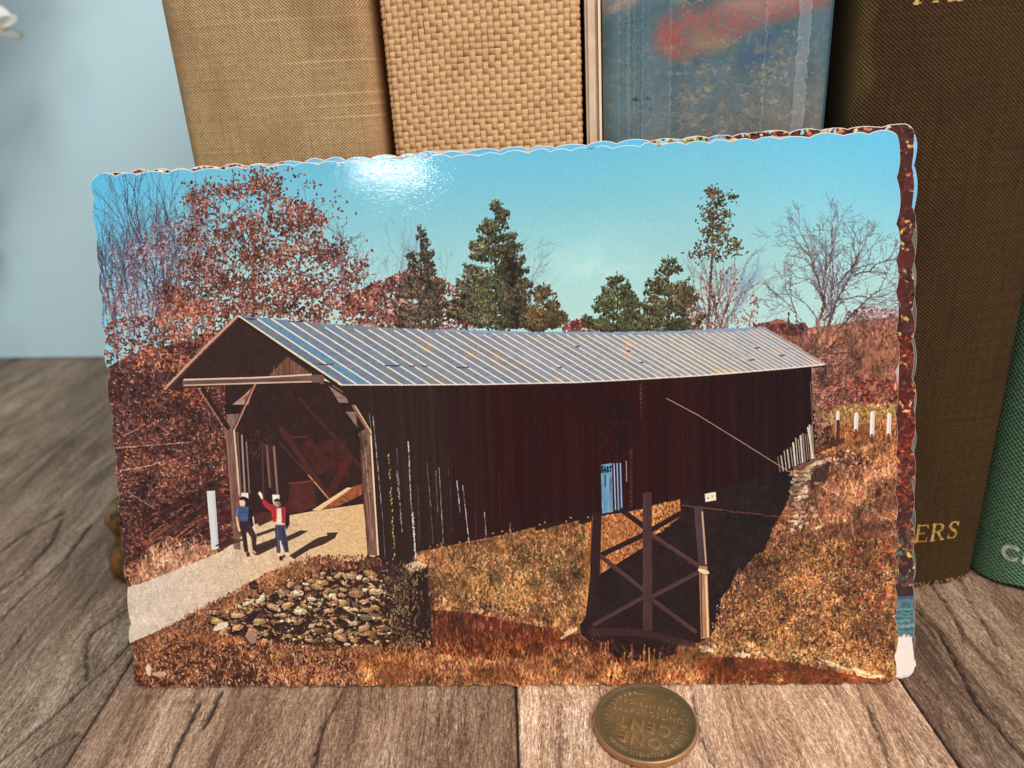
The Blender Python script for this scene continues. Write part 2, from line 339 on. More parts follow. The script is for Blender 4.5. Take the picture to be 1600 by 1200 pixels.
    cv.poly([(150, 585), (200, 555), (300, 530), (372, 505), (372, 880), (330, 862), (205, 915), (150, 915)], (76, 40, 40), 1, 12, (8, 8))
    for i in range(26): branches(cv, R.uniform(160, 330), R.uniform(520, 600), math.pi/2+R.normal(.1, .35), R.uniform(28, 60), 1.6, pal(1, (206, 168, 160), (110, 62, 64), (150, 104, 104))[0], 2, .4, .7)
    x, y, v = clumpy(wood, 5200, (5, 5), .9); k = len(x); o = np.argsort(R.random(k))
    c = pal(k, (116, 62, 58), (142, 78, 66), (84, 42, 42), (100, 54, 52), (176, 106, 78), (66, 32, 34), jit=12, p=[.26, .2, .2, .16, .08, .1]); c *= (.74+.42*v)[:, None]
    cv.dabs(x, y, R.uniform(4, 9, k), R.uniform(1.6, 3.2, k), R.normal(.1, .75, k), c)
    x, y, v = clumpy(wood, 1500, (4, 4), 2.2); k = len(x); cv.dabs(x, y, R.uniform(2.5, 7, k), 1.4, R.normal(.25, .6, k), pal(k, (214, 160, 140), (196, 120, 88), (226, 180, 150), jit=10))
    x, y, v = clumpy([(240, 600), (330, 600), (360, 760), (350, 800), (200, 830), (190, 700)], 1500, (5, 5), 1.6); k = len(x)
    cv.dabs(x, y, R.uniform(4, 7, k), 2.2, R.uniform(0, 3, k), pal(k, (176, 92, 52), (150, 72, 44), (120, 52, 38), (208, 130, 84), jit=12, p=[.35, .3, .25, .1]))
    x, y, v = clumpy([(205, 580), (262, 460), (340, 470), (330, 540), (280, 580)], 700, (4, 4), 1.2); k = len(x)
    cv.dabs(x, y, R.uniform(4, 7, k), 2.4, R.uniform(0, 3, k), pal(k, (176, 86, 54), (146, 66, 48), (206, 124, 84), jit=12))
    for s in ([(188, 735), (230, 728), (252, 722)], [(195, 680), (216, 670)], [(200, 768), (250, 800), (330, 845)], [(180, 700), (300, 690)], [(300, 800), (340, 845)]): cv.line(s, 1.6, (224, 184, 168), .75)
    x, y, v = clumpy([(230, 800), (355, 740), (362, 860), (300, 850), (215, 870)], 520, (4, 5), .8); k = len(x); cv.dabs(x, y, R.uniform(8, 15, k), 5, R.normal(-.3, .2, k), pal(k, (62, 28, 28), (78, 36, 32), jit=7), .75)
    for i in range(26):
        x0 = R.uniform(195, 300); y0 = 900-.55*(x0-195)-R.uniform(0, 70)
        pts = [(x0+q*14, y0-q*9+R.normal(0, 2)) for q in range(4)]; cv.line(pts, 1.5, pal(1, (170, 82, 56), (196, 112, 76))[0], .7)
    cv.poly([(150, 915), (205, 880), (260, 860), (330, 850), (345, 870), (206, 925), (150, 960)], (190, 128, 92), .9, 14, (8, 12))
    grass(cv, [(200, 915), (222, 862), (262, 838), (316, 840), (345, 856), (300, 880), (210, 918)], 820, [(216, 150, 100), (226, 170, 124), (196, 118, 76), (236, 190, 150)], (5, 11), 1.4, .2, dark=(130, 66, 44), power=.6, spread=.5)
    x, y = scatter([(196, 930), (200, 830), (240, 800), (225, 870)], 240); cv.dabs(x, y, 6, 2.4, R.uniform(0, 3, len(x)), pal(len(x), (96, 40, 32), (150, 72, 46), (70, 30, 28), jit=10))
    # ---- road
    road = [(190, 920), (230, 908), (290, 884), (345, 862), (372, 842), (400, 815), (460, 802), (500, 796), (600, 780), (600, 880), (520, 884), (470, 876), (420, 905), (340, 940), (270, 975), (190, 1010)]
    cv.poly(road, (222, 203, 184), 1, 6, (6, 9))
    m = cv.mask(road)[..., None]; gx = np.clip((np.arange(cv.w)/cv.w-.05)/.27, 0, 1)[None, :, None]
    a += m*gx*(np.array([224, 182, 130])-np.array([222, 203, 184]))*1.0
    a += m*fnoise(cv.h, cv.w, (2.4, 3))[..., None]*14
    x, y = scatter(road, 900); k = len(x); cv.dabs(x, y, R.uniform(1.5, 4, k), 1.4, R.normal(.1, .4, k), pal(k, (200, 164, 130), (240, 222, 200), (176, 136, 100), jit=8), .6)
    # ---- valley floor grass left of the trestle
    cv.poly([(640, 850), (800, 815), (1110, 770), (1110, 1080), (600, 1080), (660, 900)], (136, 84, 48), 1, 14, (8, 8))
    grass(cv, [(645, 866), (800, 826), (925, 806), (1075, 776), (1075, 830), (935, 960), (910, 990), (860, 975), (680, 960)], 11000, [(212, 144, 74), (196, 126, 60), (222, 162, 92), (174, 100, 50), (152, 118, 54), (200, 132, 84)], (3, 9), 1.7, 0, dark=(112, 64, 34), power=1.1, spread=.5, cell=(6, 8))
    x, y, v = clumpy([(700, 880), (900, 840), (850, 940), (700, 930)], 620, (3, 4), 2); cv.dabs(x, y, 5, 2.2, R.uniform(0, 3, len(x)), pal(len(x), (128, 118, 56), (150, 136, 70), jit=10), .8)
    x, y = scatter([(660, 880), (920, 830), (910, 960), (690, 950)], 560); cv.dabs(x, y, 3.5, 1.5, R.uniform(1, 2.2, len(x)), pal(len(x), (240, 200, 140), jit=12))
    grass(cv, [(672, 930), (760, 945), (900, 985), (890, 1000), (680, 965)], 620, [(220, 160, 110), (206, 138, 84)], (4, 8), 1.6, 0, power=.5)
    # creek
    crk = [(676, 952), (730, 956), (860, 982), (905, 996), (1000, 1040), (960, 1060), (676, 1050)]
    cv.poly(crk, (104, 42, 24), 1, 12, (16, 8))
    grass(cv, crk, 1500, [(150, 68, 32), (112, 44, 24), (170, 86, 44), (130, 58, 26)], (6, 14), 1.5, 0, dark=(84, 32, 20), power=.6, spread=.25)
    # ---- bridge: roof, gable, walls
    ridge = lerp_pts([(372, 493), (500, 505), (620, 513), (750, 518), (850, 520), (960, 520), (1050, 519), (1130, 515), (1195, 512)], 160)
    eave = lerp_pts([(534, 601), (650, 601), (760, 600), (900, 597), (1000, 592), (1100, 586), (1150, 582), (1230, 575), (1291, 569)], 160)
    # dark side wall
    wall = [(530, 596)]+[tuple(p) for p in eave]+[(1268, 575), (1272, 640), (1273, 716), (1222, 738), (1062, 783), (985, 796), (925, 808), (870, 820), (828, 824), (800, 832), (650, 862), (640, 880), (588, 884), (575, 690), (540, 640)]
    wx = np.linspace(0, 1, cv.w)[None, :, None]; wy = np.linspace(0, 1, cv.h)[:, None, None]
    wcol = np.array([45, 27, 23.])+(np.array([42, 3, 5])-np.array([45, 27, 23]))*np.clip((wx-.42)/.1, 0, 1)  # browner left: room reflection on the gloss, partly painted into the print colour
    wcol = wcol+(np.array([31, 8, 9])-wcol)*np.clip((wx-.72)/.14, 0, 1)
    wcol = wcol+(np.array([38, 20, 24])-wcol)*np.clip((wy-.62)/.12, 0, 1)*np.clip((wx-.5)/.1, 0, 1)  # greyer lower part: the same reflection painted in
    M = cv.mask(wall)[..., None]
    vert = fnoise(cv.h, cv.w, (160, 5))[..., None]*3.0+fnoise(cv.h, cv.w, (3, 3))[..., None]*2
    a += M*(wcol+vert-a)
    # shadow on the ground under the bridge
    und = [(925, 806), (985, 794), (1062, 781), (1222, 736), (1240, 730), (1236, 770), (1222, 800), (1206, 826), (1196, 858), (1178, 868), (1160, 892), (1154, 884), (1140, 918), (1124, 936), (1126, 955), (1112, 992), (1092, 1004), (1060, 1006), (1052, 1022), (1006, 1034), (960, 1024), (930, 1010), (908, 990), (906, 976), (922, 950), (932, 900), (945, 892), (1003, 856), (1020, 838), (1064, 806)]
    mu = cv.mask(und)[..., None]; a += mu*(np.array([37, 19, 22])+fnoise(cv.h, cv.w, (8, 8))[..., None]*2.5-a)
    # ragged edge of that shadow
    x, y = scatter([(1225, 800), (1206, 826), (1196, 860), (1160, 895), (1120, 940), (1105, 1000), (1118, 1000), (1135, 945), (1170, 900), (1210, 866), (1240, 805)], 420); k = len(x)
    cv.dabs(x, y, R.uniform(3, 7, k), 2, math.pi/2+R.normal(0, .5, k), pal(k, (206, 130, 76), (176, 96, 54), (58, 34, 34), (226, 166, 112), jit=10))
    x, y = scatter([(930, 985), (1000, 1020), (1060, 1000), (1060, 1034), (980, 1040), (920, 1010)], 200); cv.dabs(x, y, 8, 1.6, math.pi/2+R.normal(0, .2, len(x)), pal(len(x), (62, 30, 26), (112, 52, 30), jit=8))
    # sun-lit grass seen between the trestle legs
    for pg in ([(939, 806), (1004, 795), (1004, 852), (941, 892)], [(1018, 790), (1062, 780), (1063, 800), (1056, 812), (1019, 838)]):
        cv.poly(pg, (176, 108, 58), 1, 18, (5, 5))
        grass(cv, pg, 420, [(226, 160, 92), (240, 186, 120), (196, 112, 56), (176, 90, 50)], (3, 6), 2, 0, dark=(120, 58, 34), power=.5)
    # ragged bottom of the wall
    x, y = scatter([(650, 862), (800, 832), (828, 824), (925, 808), (925, 802), (826, 819), (650, 857)], 130); cv.dabs(x, y, 4, 2.4, R.uniform(0, 3, len(x)), pal(len(x), (50, 26, 26), (190, 120, 64), jit=8))
    for xa, xb in ((836, 876), (905, 925)): cv.poly([(xa, 822-(xa-836)*.15), (xb, 813-(xb-876)*.1), (xb, 819-(xb-876)*.1), (xa, 830-(xa-836)*.15)], (46, 22, 24))
    # roof
    roof = [tuple(p) for p in ridge]+[tuple(p) for p in eave[::-1]]
    mr = cv.mask(roof)[..., None]
    rc = np.array([122, 142, 172.])+(np.array([158, 160, 170])-np.array([122, 142, 172]))*np.clip((wx-.25)/.45, 0, 1)
    a += mr*(rc-a)
    N = 53; f = lambda k: (1-.9775**k)/(1-.9775**N)
    rl = np.c_[np.linspace(0, 1, 160)]
    def at(line, t): i = t*159; j = min(int(i), 158); return line[j]+(line[j+1]-line[j])*(i-j)
    for k in range(N):          # each metal sheet its own tone
        p, q, r_, s_ = at(ridge, f(k)), at(ridge, min(1, f(k+1))), at(eave, min(1, f(k+1))), at(eave, f(k))
        tone = R.choice([0, 0, -8, 9, -14, 6]); tint = np.array([tone+R.choice([0, 0, 6, 12]), tone, tone+R.choice([0, 8, -12])])
        base = np.array([122, 138, 160])*(1-min(1, f(k)*1.3))+np.array([164, 164, 170])*min(1, f(k)*1.3)
        if k == 1: base = np.array([104, 146, 182])
        cv.poly([p, q, r_, s_], base-10+tint*.55, 1, 6, (5, 5))
    for k in range(N+1):
        p, s_ = at(ridge, min(1, f(k))), at(eave, min(1, f(k)))
        if k == 0: continue
        p = p+(s_-p)*(R.uniform(0, .08) if R.random() < .35 else 0.0)
        w = 2.5*(1-.42*min(1, f(k)))
        cv.line([p+np.array([1.6, .6]), s_+np.array([1.6, .6])], w, (92, 96, 116), .45)
        cv.line([p, s_], w, (240, 230, 206) if k < 40 else (226, 218, 204), .92)
    for (x, y, l) in ((497, 569, 24), (602, 571, 24), (640, 572, 8), (660, 572, 8), (714, 574, 18), (385, 498, 16), (452, 502, 26), (1000, 566, 5), (1170, 562, 8), (1218, 555, 7), (1180, 543, 6), (900, 541, 5), (980, 548, 4), (835, 519, 6), (872, 574, 5)):
        cv.line([(x, y), (x+l*.6, y+.6), (x+l, y-.5)], 2, (72, 62, 70), .9)
    cv.line([tuple(p) for p in ridge[60:]], 3.4, (132, 158, 184), .85)
    for i in range(26): t = R.uniform(.42, 1); p = at(ridge, t); cv.line([(p[0], p[1]+2.4), (p[0]+6, p[1]+2.4)], 1, (92, 92, 110), .6)
    a += mr*fnoise(cv.h, cv.w, (2, 2))[..., None]*5
    cv.line([tuple(p+np.array([0, .2])) for p in eave], 2.2, (232, 222, 206), .8)
    cv.line([tuple(p+np.array([0, 2.6])) for p in eave], 1.8, (38, 22, 22), .9)
    cv.line([(372, 493), (453, 547), (534, 601)], 3.2, (230, 214, 180), .95)
    cv.line([(1195, 512), (1240, 540), (1291, 569)], 1.6, (150, 130, 126), .8)
    # gable end
    cv.poly([(370, 496), (262, 606), (286, 612), (288, 592), (505, 586), (512, 592), (532, 605), (527, 598), (452, 549)], (52, 32, 30), 1, 4, (8, 8))
    cv.line([(371, 494), (312, 551), (258, 607)], 4, (196, 150, 132)); cv.line([(372, 497), (314, 555), (262, 610)], 2, (92, 56, 46), .8)
    cv.poly([(449, 557), (487, 584), (420, 587)], (112, 74, 56), 1, 12, (20, 4))
    for i in range(8): xq = 428+i*8; cv.line([(xq, 560+abs(xq-449)*.55), (xq, 585)], 1.1, pal(1, (160, 120, 96), (76, 44, 36))[0], .8)
    cv.line([(374, 498), (455, 553), (532, 605)], 4.5, (46, 28, 24))
    # opening
    op = [(300, 606), (505, 595), (540, 606), (578, 668), (588, 790), (497, 798), (455, 805), (400, 818), (372, 846), (362, 660), (330, 612)]
    cv.poly([(362, 600), (505, 594), (545, 606), (578, 668), (588, 784), (497, 797), (455, 804), (400, 818), (390, 826), (380, 780), (366, 680)], (48, 27, 25), 1, 4, (12, 8))
    cv.poly([(262, 606), (300, 600), (360, 600), (358, 660), (340, 640), (312, 606)], (74, 38, 34), .9, 12, (5, 5))
    x, y = scatter([(300, 604), (360, 602), (358, 664), (335, 640)], 120); cv.dabs(x, y, 5, 2, R.uniform(0, 3, len(x)), pal(len(x), (140, 84, 62), (84, 44, 38), (176, 120, 92), jit=10))
    cv.poly([(352, 600), (398, 598), (372, 634), (366, 640), (372, 668), (362, 668), (352, 640)], (50, 28, 26))
    cv.poly([(363, 632), (384, 615), (397, 601), (388, 632)], (170, 140, 122), 1, 14, (5, 4)); cv.poly([(380, 622), (392, 612), (386, 632)], (150, 82, 66))
    cv.poly([(355, 647), (379, 646), (366, 674), (356, 672)], (128, 100, 92), 1, 16, (20, 3))
    cv.poly([(350, 633), (388, 633), (384, 645), (352, 645)], (38, 22, 20))
    for (x0, y0, x1, y1, w, c) in ((317, 608, 357, 668, 7, (50, 30, 28)), (312, 610, 353, 672, 2, (168, 118, 92)), (399, 600, 366, 672, 3, (186, 130, 112)), (396, 602, 364, 672, 2, (90, 50, 44))): cv.line([(x0, y0), (x1, y1)], w, c)
    beam = [(285, 594), (300, 592), (505, 585), (506, 597), (300, 602), (286, 603)]
    cv.poly(beam, (112, 82, 74), 1, 10, (4, 30)); cv.line([(288, 593), (400, 590), (486, 585)], 2.6, (222, 190, 160)); cv.line([(288, 602), (380, 599), (486, 596)], 2.2, (216, 184, 158), .9); cv.line([(290, 598), (470, 592)], 1.6, (84, 62, 66), .8)
    cv.poly([(500, 588), (507, 588), (506, 600), (500, 600)], (120, 76, 62))
    # interior woodwork
    for (x0, y0, x1, y1, w, c) in ((440, 670, 515, 780, 9, (84, 38, 32)), (468, 622, 565, 730, 6, (72, 36, 30)), (436, 690, 512, 775, 2, (104, 50, 40)), (545, 718, 515, 770, 12, (80, 34, 30)), (482, 742, 513, 778, 2.2, (214, 160, 112)), (455, 683, 480, 682, 3, (88, 42, 34))): cv.line([(x0, y0), (x1, y1)], w, c, .8)
    cv.poly([(455, 755), (490, 750), (495, 790), (470, 800), (448, 795)], (92, 40, 34), .8, 8, (8, 8)); cv.line([(452, 755), (490, 751)], 2.5, (130, 62, 48), .8)
    x, y = scatter([(470, 690), (540, 690), (545, 740), (490, 740)], 90); cv.dabs(x, y, 14, 8, R.uniform(0, 3, len(x)), pal(len(x), (88, 36, 30), jit=4), .25)
    cv.poly([(487, 797), (548, 761), (568, 755), (566, 772), (530, 790), (500, 797)], (150, 84, 50), 1, 18, (5, 5)); cv.poly([(487, 797), (500, 797), (550, 762), (543, 761)], (234, 196, 146))
    # left posts and inner boards
    cv.poly([(352, 672), (367, 672), (376, 858), (366, 858)], (116, 82, 70), 1, 20, (22, 3)); cv.line([(366, 672), (374, 770), (378, 780)], 3, (222, 186, 156)); cv.line([(354, 676), (368, 856)], 1.4, (176, 128, 100), .7)
    for (xa, ya, xb, yb, w, c) in ((371, 676, 377, 778, 3, (120, 86, 80)), (378, 680, 383, 775, 3, (176, 152, 146)), (385, 690, 390, 770, 2.4, (150, 118, 108)), (374, 690, 380, 780, 2, (56, 30, 28)), (417, 698, 422, 760, 4, (132, 96, 84)), (428, 698, 434, 775, 4, (150, 112, 98)), (422, 700, 426, 765, 3, (66, 34, 32)), (410, 690, 412, 776, 2.4, (98, 56, 50))):
        cv.line([(xa, ya), (xb, yb)], w, c, .85)
    x, y = scatter([(385, 670), (425, 670), (425, 720), (388, 720)], 130); cv.dabs(x, y, 3, 1.4, R.uniform(0, 3, len(x)), pal(len(x), (112, 76, 68), (72, 40, 36), jit=8), .7)
    cv.poly([(395, 802), (430, 798), (440, 806), (405, 822)], (82, 38, 34)); cv.poly([(440, 790), (452, 784), (462, 800), (446, 802)], (74, 34, 30))
    # right portal post with its braces
    cv.poly([(561, 674), (579, 668), (592, 868), (575, 866)], (118, 84, 70), 1, 22, (26, 3))
    for i in range(10): xo = R.uniform(1, 15); cv.line([(562+xo, R.uniform(680, 760)), (574+xo*.95, R.uniform(780, 862))], 1.2, pal(1, (70, 40, 34), (168, 124, 100), (92, 56, 46))[0], .7)
    cv.line([(579, 672), (585, 770), (591, 866)], 2.6, (236, 204, 166)); cv.line([(561, 678), (575, 866)], 1.2, (80, 44, 36))
    cv.poly([(513, 602), (528, 612), (541, 621), (545, 629), (530, 629)], (142, 116, 102), 1, 14, (4, 10)); cv.poly([(540, 643), (556, 643), (559, 668)], (134, 106, 94), 1, 14, (12, 3))
    cv.line([(552, 634), (568, 660), (579, 678)], 5, (132, 92, 76)); cv.line([(555, 634), (571, 660), (580, 676)], 2, (222, 178, 136)); cv.line([(520, 602), (535, 612)], 2, (150, 110, 90), .8)
    # slits of light in the wall boards
    for (xa, ya, xb, yb, w, al) in ((577, 645, 581, 690, 1.2, .8), (583, 650, 597, 800, 1.3, .9), (597, 800, 602, 872, 1.2, .5), (638, 690, 642, 780, 2.2, .9), (642, 780, 650, 872, 1.6, .9), (667, 722, 673, 790, 1.1, .6), (673, 790, 677, 850, 1.1, .5), (681, 735, 684, 800, 1.2, .55), (686, 730, 693, 855, 1.3, .8), (714, 751, 719, 800, 1.6, .9), (723, 758, 733, 848, 1.6, .95), (757, 800, 760, 842, 1.3, .8), (797, 817, 798, 834, 1.2, .7), (620, 700, 625, 780, 1, .5), (653, 760, 656, 850, .9, .35), (703, 750, 706, 830, .8, .35), (742, 800, 744, 840, .8, .35), (700, 715, 701, 742, .9, .3), (780, 735, 781, 820, .9, .25), (1001, 600, 1002, 652, 4, .14), (986, 700, 986, 790, 5, .12)):
        q = max(2, int((yb-ya)/7))
        for t in range(q): cv.line([(xa+(xb-xa)*t/q+R.normal(0, .25), ya+(yb-ya)*t/q), (xa+(xb-xa)*(t+1)/q+R.normal(0, .25), ya+(yb-ya)*(t+1)/q)], w*R.uniform(.6, 1.1), (214, 206, 212), al*R.uniform(.35, 1.0))
    for (xa, ya, xb, yb, c) in ((607, 704, 617, 868, (206, 168, 92)), (620, 735, 628, 830, (176, 148, 150)), (645, 800, 648, 860, (226, 220, 220))):
        for t in np.arange(0, 1, .035):
            if R.random() < .8: cv.line([(xa+(xb-xa)*t+R.normal(0, .7), ya+(yb-ya)*t), (xa+(xb-xa)*(t+.018)+R.normal(0, .7), ya+(yb-ya)*(t+.018))], 2, c, R.uniform(.5, 1))
    for i in range(70): x = R.uniform(600, 1230); y0 = R.uniform(610, 720); cv.line([(x, y0), (x+1, y0+R.uniform(30, 110))], 1, (96, 64, 62), R.uniform(.08, .26))
    # faint window and cross brace
    cv.poly([(950, 625), (984, 622), (984, 655), (950, 660)], (26, 6, 8), .6); cv.poly([(958, 668), (980, 664), (980, 700), (968, 704)], (26, 8, 10), .6)
    for q, w, al in (([(956, 640), (965, 655), (940, 700)], 2.5, .22), ([(936, 672), (958, 704)], 2.5, .2), ([(950, 660), (980, 658)], 1.2, .3)): cv.line(q, w, (80, 46, 42), al)
    # blue boards with the scrawl
    door = [(938.5, 726), (956, 723), (958, 799), (941, 802)]
    cv.poly(door, (104, 152, 184), 1, 12, (30, 3))
    for i in range(26): x = R.uniform(940, 956); y0 = R.uniform(742, 785); cv.line([(x, y0), (x+.5, y0+R.uniform(6, 22))], R.uniform(1, 2), pal(1, (120, 138, 160), (84, 140, 186), (150, 168, 186), (70, 84, 104))[0], .6)
    cv.line([(945.5, 742), (946, 760)], 1.4, (30, 40, 56), .9)
    k = (22, 20, 26)
    for s in ([(938.6, 738), (941, 738)], [(940, 727), (940, 737)], [(940, 727.5), (942, 729), (940.5, 731.5), (942.5, 734), (940, 738)], [(943.8, 738), (945, 729), (946.4, 736)], [(944, 734), (946, 734)], [(948.5, 729), (948.5, 737)], [(948.5, 729), (951, 730.5), (949, 732.5), (951.4, 735.5), (948.6, 738)], [(953, 728), (954, 732), (955, 727.5)], [(954, 732), (954, 736)]): cv.line(s, 1.7, k, .95)
    for x, w, c in ((959.7, 1.8, (196, 190, 214)), (964.5, 2.4, (130, 168, 200)), (969.5, 2.6, (150, 164, 206))): cv.line([(x-.4, 724), (x+2, 796)], w, c, .9)
    cv.line([(978.5, 720), (979, 752)], 1.2, (200, 190, 196), .8)
    # cable and guy wires
    cv.line([(1041, 622), (1090, 648), (1150, 685), (1230, 735)], 1.15, (200, 172, 160), .85); cv.line([(1230, 735), (1300, 768), (1395, 815)], 1.3, (214, 176, 150), .85)
    cv.line([(1065, 789), (1150, 799), (1238, 810)], 1.6, (120, 66, 58), .9)
    # slats of light at the far end
    for i, x in enumerate((1217, 1222, 1227, 1232, 1237, 1241, 1245, 1249, 1252.5, 1256, 1260, 1263, 1266.5, 1269.5)):
        tp = 716-(x-1217)*.95+R.uniform(-6, 6); bt = 737-(x-1217)*.42
        cv.line([(x-2, tp), (x+1.5, bt)], R.choice([1.4, 2, 2.6]), pal(1, (206, 186, 166), (176, 152, 136), (228, 214, 196))[0], R.uniform(.65, .95))
    cv.line([(1262, 668), (1270, 715)], 2.6, (216, 200, 176)); cv.line([(1269, 574), (1271, 640)], 3, (180, 150, 130), .6); cv.line([(1266, 596), (1272, 716)], 1.5, (150, 116, 96), .7)
    x, y, v = clumpy([(1268, 575), (1280, 575), (1290, 640), (1285, 690), (1272, 700)], 160, (3, 3)); cv.dabs(x, y, 6, 2, R.uniform(.6, 2, len(x)), pal(len(x), (186, 150, 130), (110, 66, 56), (150, 100, 80), jit=10))
    # far stone pier
    cv.poly([(1240, 730), (1285, 712), (1296, 722), (1270, 770), (1258, 828), (1236, 826), (1232, 790)], (112, 74, 58))
    cv.poly([(1262, 740), (1298, 720), (1292, 750), (1268, 772)], (62, 36, 34), .9)
    yq = 733
    while yq < 822:
        hgt = R.uniform(4, 7) if not 758 < yq < 764 else 15
        cv.dabs([1249+R.normal(0, 2)-(yq-733)*.03], [yq+hgt/2], [R.uniform(20, 27)], [hgt*.8], [R.normal(-.12, .08)], pal(1, (222, 192, 162), (196, 160, 130), (236, 214, 190), (176, 132, 100)))
        yq += hgt+1.2
    q = 46; x = R.uniform(1236, 1280, q); y = R.uniform(735, 830, q); cv.dabs(x, y, R.uniform(5, 13, q), R.uniform(3, 5.5, q), R.normal(-.1, .3, q), pal(q, (206, 172, 138), (170, 132, 100), (130, 92, 72), (226, 200, 170), jit=12))
    x, y = scatter([(1228, 800), (1285, 770), (1300, 745), (1300, 830), (1230, 838)], 170); cv.dabs(x, y, R.uniform(4, 9, len(x)), 1.8, math.pi/2+R.normal(0, .5, len(x)), pal(len(x), (206, 140, 92), (168, 96, 60), (110, 60, 42), jit=10))
    for i in range(8): cv.dabs([1262+i*4.5], [729-i*1.8+R.normal(0, 1)], [11], [4.5], [-.4], pal(1, (196, 166, 140), (160, 124, 100)))
    # trestle
    def beamq(p, q, w, c, hl=None, al=1.0):
        cv.line([p, q], w, c, al)
        if hl is not None: cv.line([(p[0]+w*.3, p[1]), (q[0]+w*.3, q[1])], w*.3, hl, al*.8)
    for p, q in (((940, 866), (1000, 838)), ((1000, 838), (1066, 800)), ((972, 797), (1008, 824))): beamq(p, q, 8, (40, 22, 22))
    for p, q in (((1016, 834), (1092, 884)), ((938, 868), (1006, 922)), ((1018, 932), (1092, 893)), ((928, 975), (1006, 932)), ((1018, 936), (1086, 986))): beamq(p, q, 7, (72, 46, 42), (88, 60, 52))
    cv.poly([(924, 800), (940, 800), (938, 870), (934, 960), (915, 962), (922, 900)], (44, 24, 24)); cv.line([(926, 806), (921, 870)], 2, (150, 80, 50), .7)
    cv.poly([(1004, 770), (1018, 768), (1019, 985), (1004, 985)], (70, 46, 44), 1, 6, (30, 3)); cv.line([(1007, 770), (1007, 985)], 1, (92, 66, 60), .6)
    cv.poly([(1084, 790), (1098, 790), (1104, 885), (1092, 890)], (74, 54, 58), 1, 6, (30, 3)); cv.line([(1097, 800), (1103, 880)], 3, (196, 158, 130), .9)
    cv.poly([(1092, 884), (1105, 884), (1109, 996), (1095, 998)], (176, 126, 92), 1, 18, (30, 3)); cv.line([(1103, 900), (1106, 994)], 3, (236, 196, 150)); cv.line([(1095, 890), (1097, 994)], 2, (96, 56, 44))
    cv.dabs([1098, 1105], [892, 893], [16, 7], [6, 4], [.25, .6], pal(2, (236, 206, 170), jit=4))
    cv.poly([(918, 980), (1000, 982), (1086, 1002), (1086, 1012), (1000, 994), (918, 990)], (60, 36, 36), .8)
    cv.poly([(1101, 771), (1118, 768), (1119, 781), (1102, 784)], (236, 222, 196)); cv.dabs([1106, 1112], [777, 774], [4, 3], [2, 2], [.5, 1], pal(2, (120, 100, 90)))
    cv.dabs([891, 1100, 1100, 1112], [985, 1010, 1016, 1006], [22, 16, 12, 12], [6, 6, 5, 5], [-.5, .1, .1, .3], pal(4, (224, 184, 150), jit=8))
    cv.line([(878, 996), (900, 982)], 5, (222, 178, 140)); cv.line([(880, 1000), (905, 990)], 3, (84, 40, 30))
    # right brook
    brk = [(1090, 1028), (1150, 1024), (1210, 1030), (1290, 1046), (1400, 1066), (1400, 1080), (1070, 1080)]
    cv.poly(brk, (128, 56, 26), 1, 10, (8, 16))
    x, y, v = clumpy(brk, 500, (3, 5)); cv.dabs(x, y, 8, 2.4, R.normal(.2, .5, len(x)), pal(len(x), (150, 72, 34), (104, 44, 24), (176, 96, 50), jit=8), .7)
    grass(cv, [(1110, 1010), (1200, 1000), (1410, 1036), (1410, 1064), (1300, 1046), (1210, 1028), (1110, 1024)], 900, [(226, 166, 100), (240, 196, 130), (206, 140, 72)], (4, 8), 1.9, 0, dark=(150, 84, 44), power=.5, spread=.9)
    cv.dabs([1066, 1158, 1300, 1345, 1372, 1110], [1040, 1022, 1036, 1048, 1056, 1014], [28, 20, 46, 30, 22, 14], [7, 8, 5, 5, 5, 6], [.05, .15, .28, .3, 0, .2], pal(6, (238, 206, 160), jit=8))
    cv.line([(1268, 1030), (1300, 1040), (1330, 1046), (1352, 1058), (1375, 1056)], 2, (240, 208, 160), .8); cv.line([(1306, 1035), (1307, 1052)], 1.4, (84, 44, 32))
    for px in (1089, 1105, 1118, 1128): cv.line([(px, 1074), (px+R.normal(0, 3), 1040)], 1.5, (196, 118, 74), .8)
    x, y, v = clumpy([(1160, 1056), (1220, 1050), (1230, 1080), (1160, 1080)], 160, (3, 3)); cv.dabs(x, y, 5, 2, R.uniform(0, 3, len(x)), pal(len(x), (226, 180, 110), (190, 150, 80), jit=8))
    # ---- stone abutment on the left
    x, y = scatter([(676, 1000), (760, 1020), (900, 1006), (990, 1036), (900, 1050), (680, 1044)], 420); k = len(x); cv.dabs(x, y, R.uniform(8, 18, k), 1.7, math.pi/2+R.normal(0, .25, k), pal(k, (196, 116, 62), (150, 72, 36), (216, 146, 84), (104, 44, 26), jit=10))
    abut = [(200, 1070), (230, 1020), (300, 968), (350, 940), (420, 905), (500, 872), (560, 878), (600, 884), (650, 878), (668, 884), (672, 930), (678, 1010), (640, 1040), (560, 1046), (400, 1070)]
    cv.poly(abut, (62, 36, 32), 1, 8, (8, 8))
    grass(cv, [(200, 1060), (235, 1005), (300, 955), (360, 925), (430, 888), (500, 868), (540, 875), (440, 930), (360, 980), (330, 1060)], 4600, [(190, 120, 80), (168, 100, 66), (206, 144, 104), (140, 78, 52), (150, 108, 60)], (3, 7), 1.8, 0, dark=(92, 48, 38), power=.7, spread=.8)
    yq = 896.0
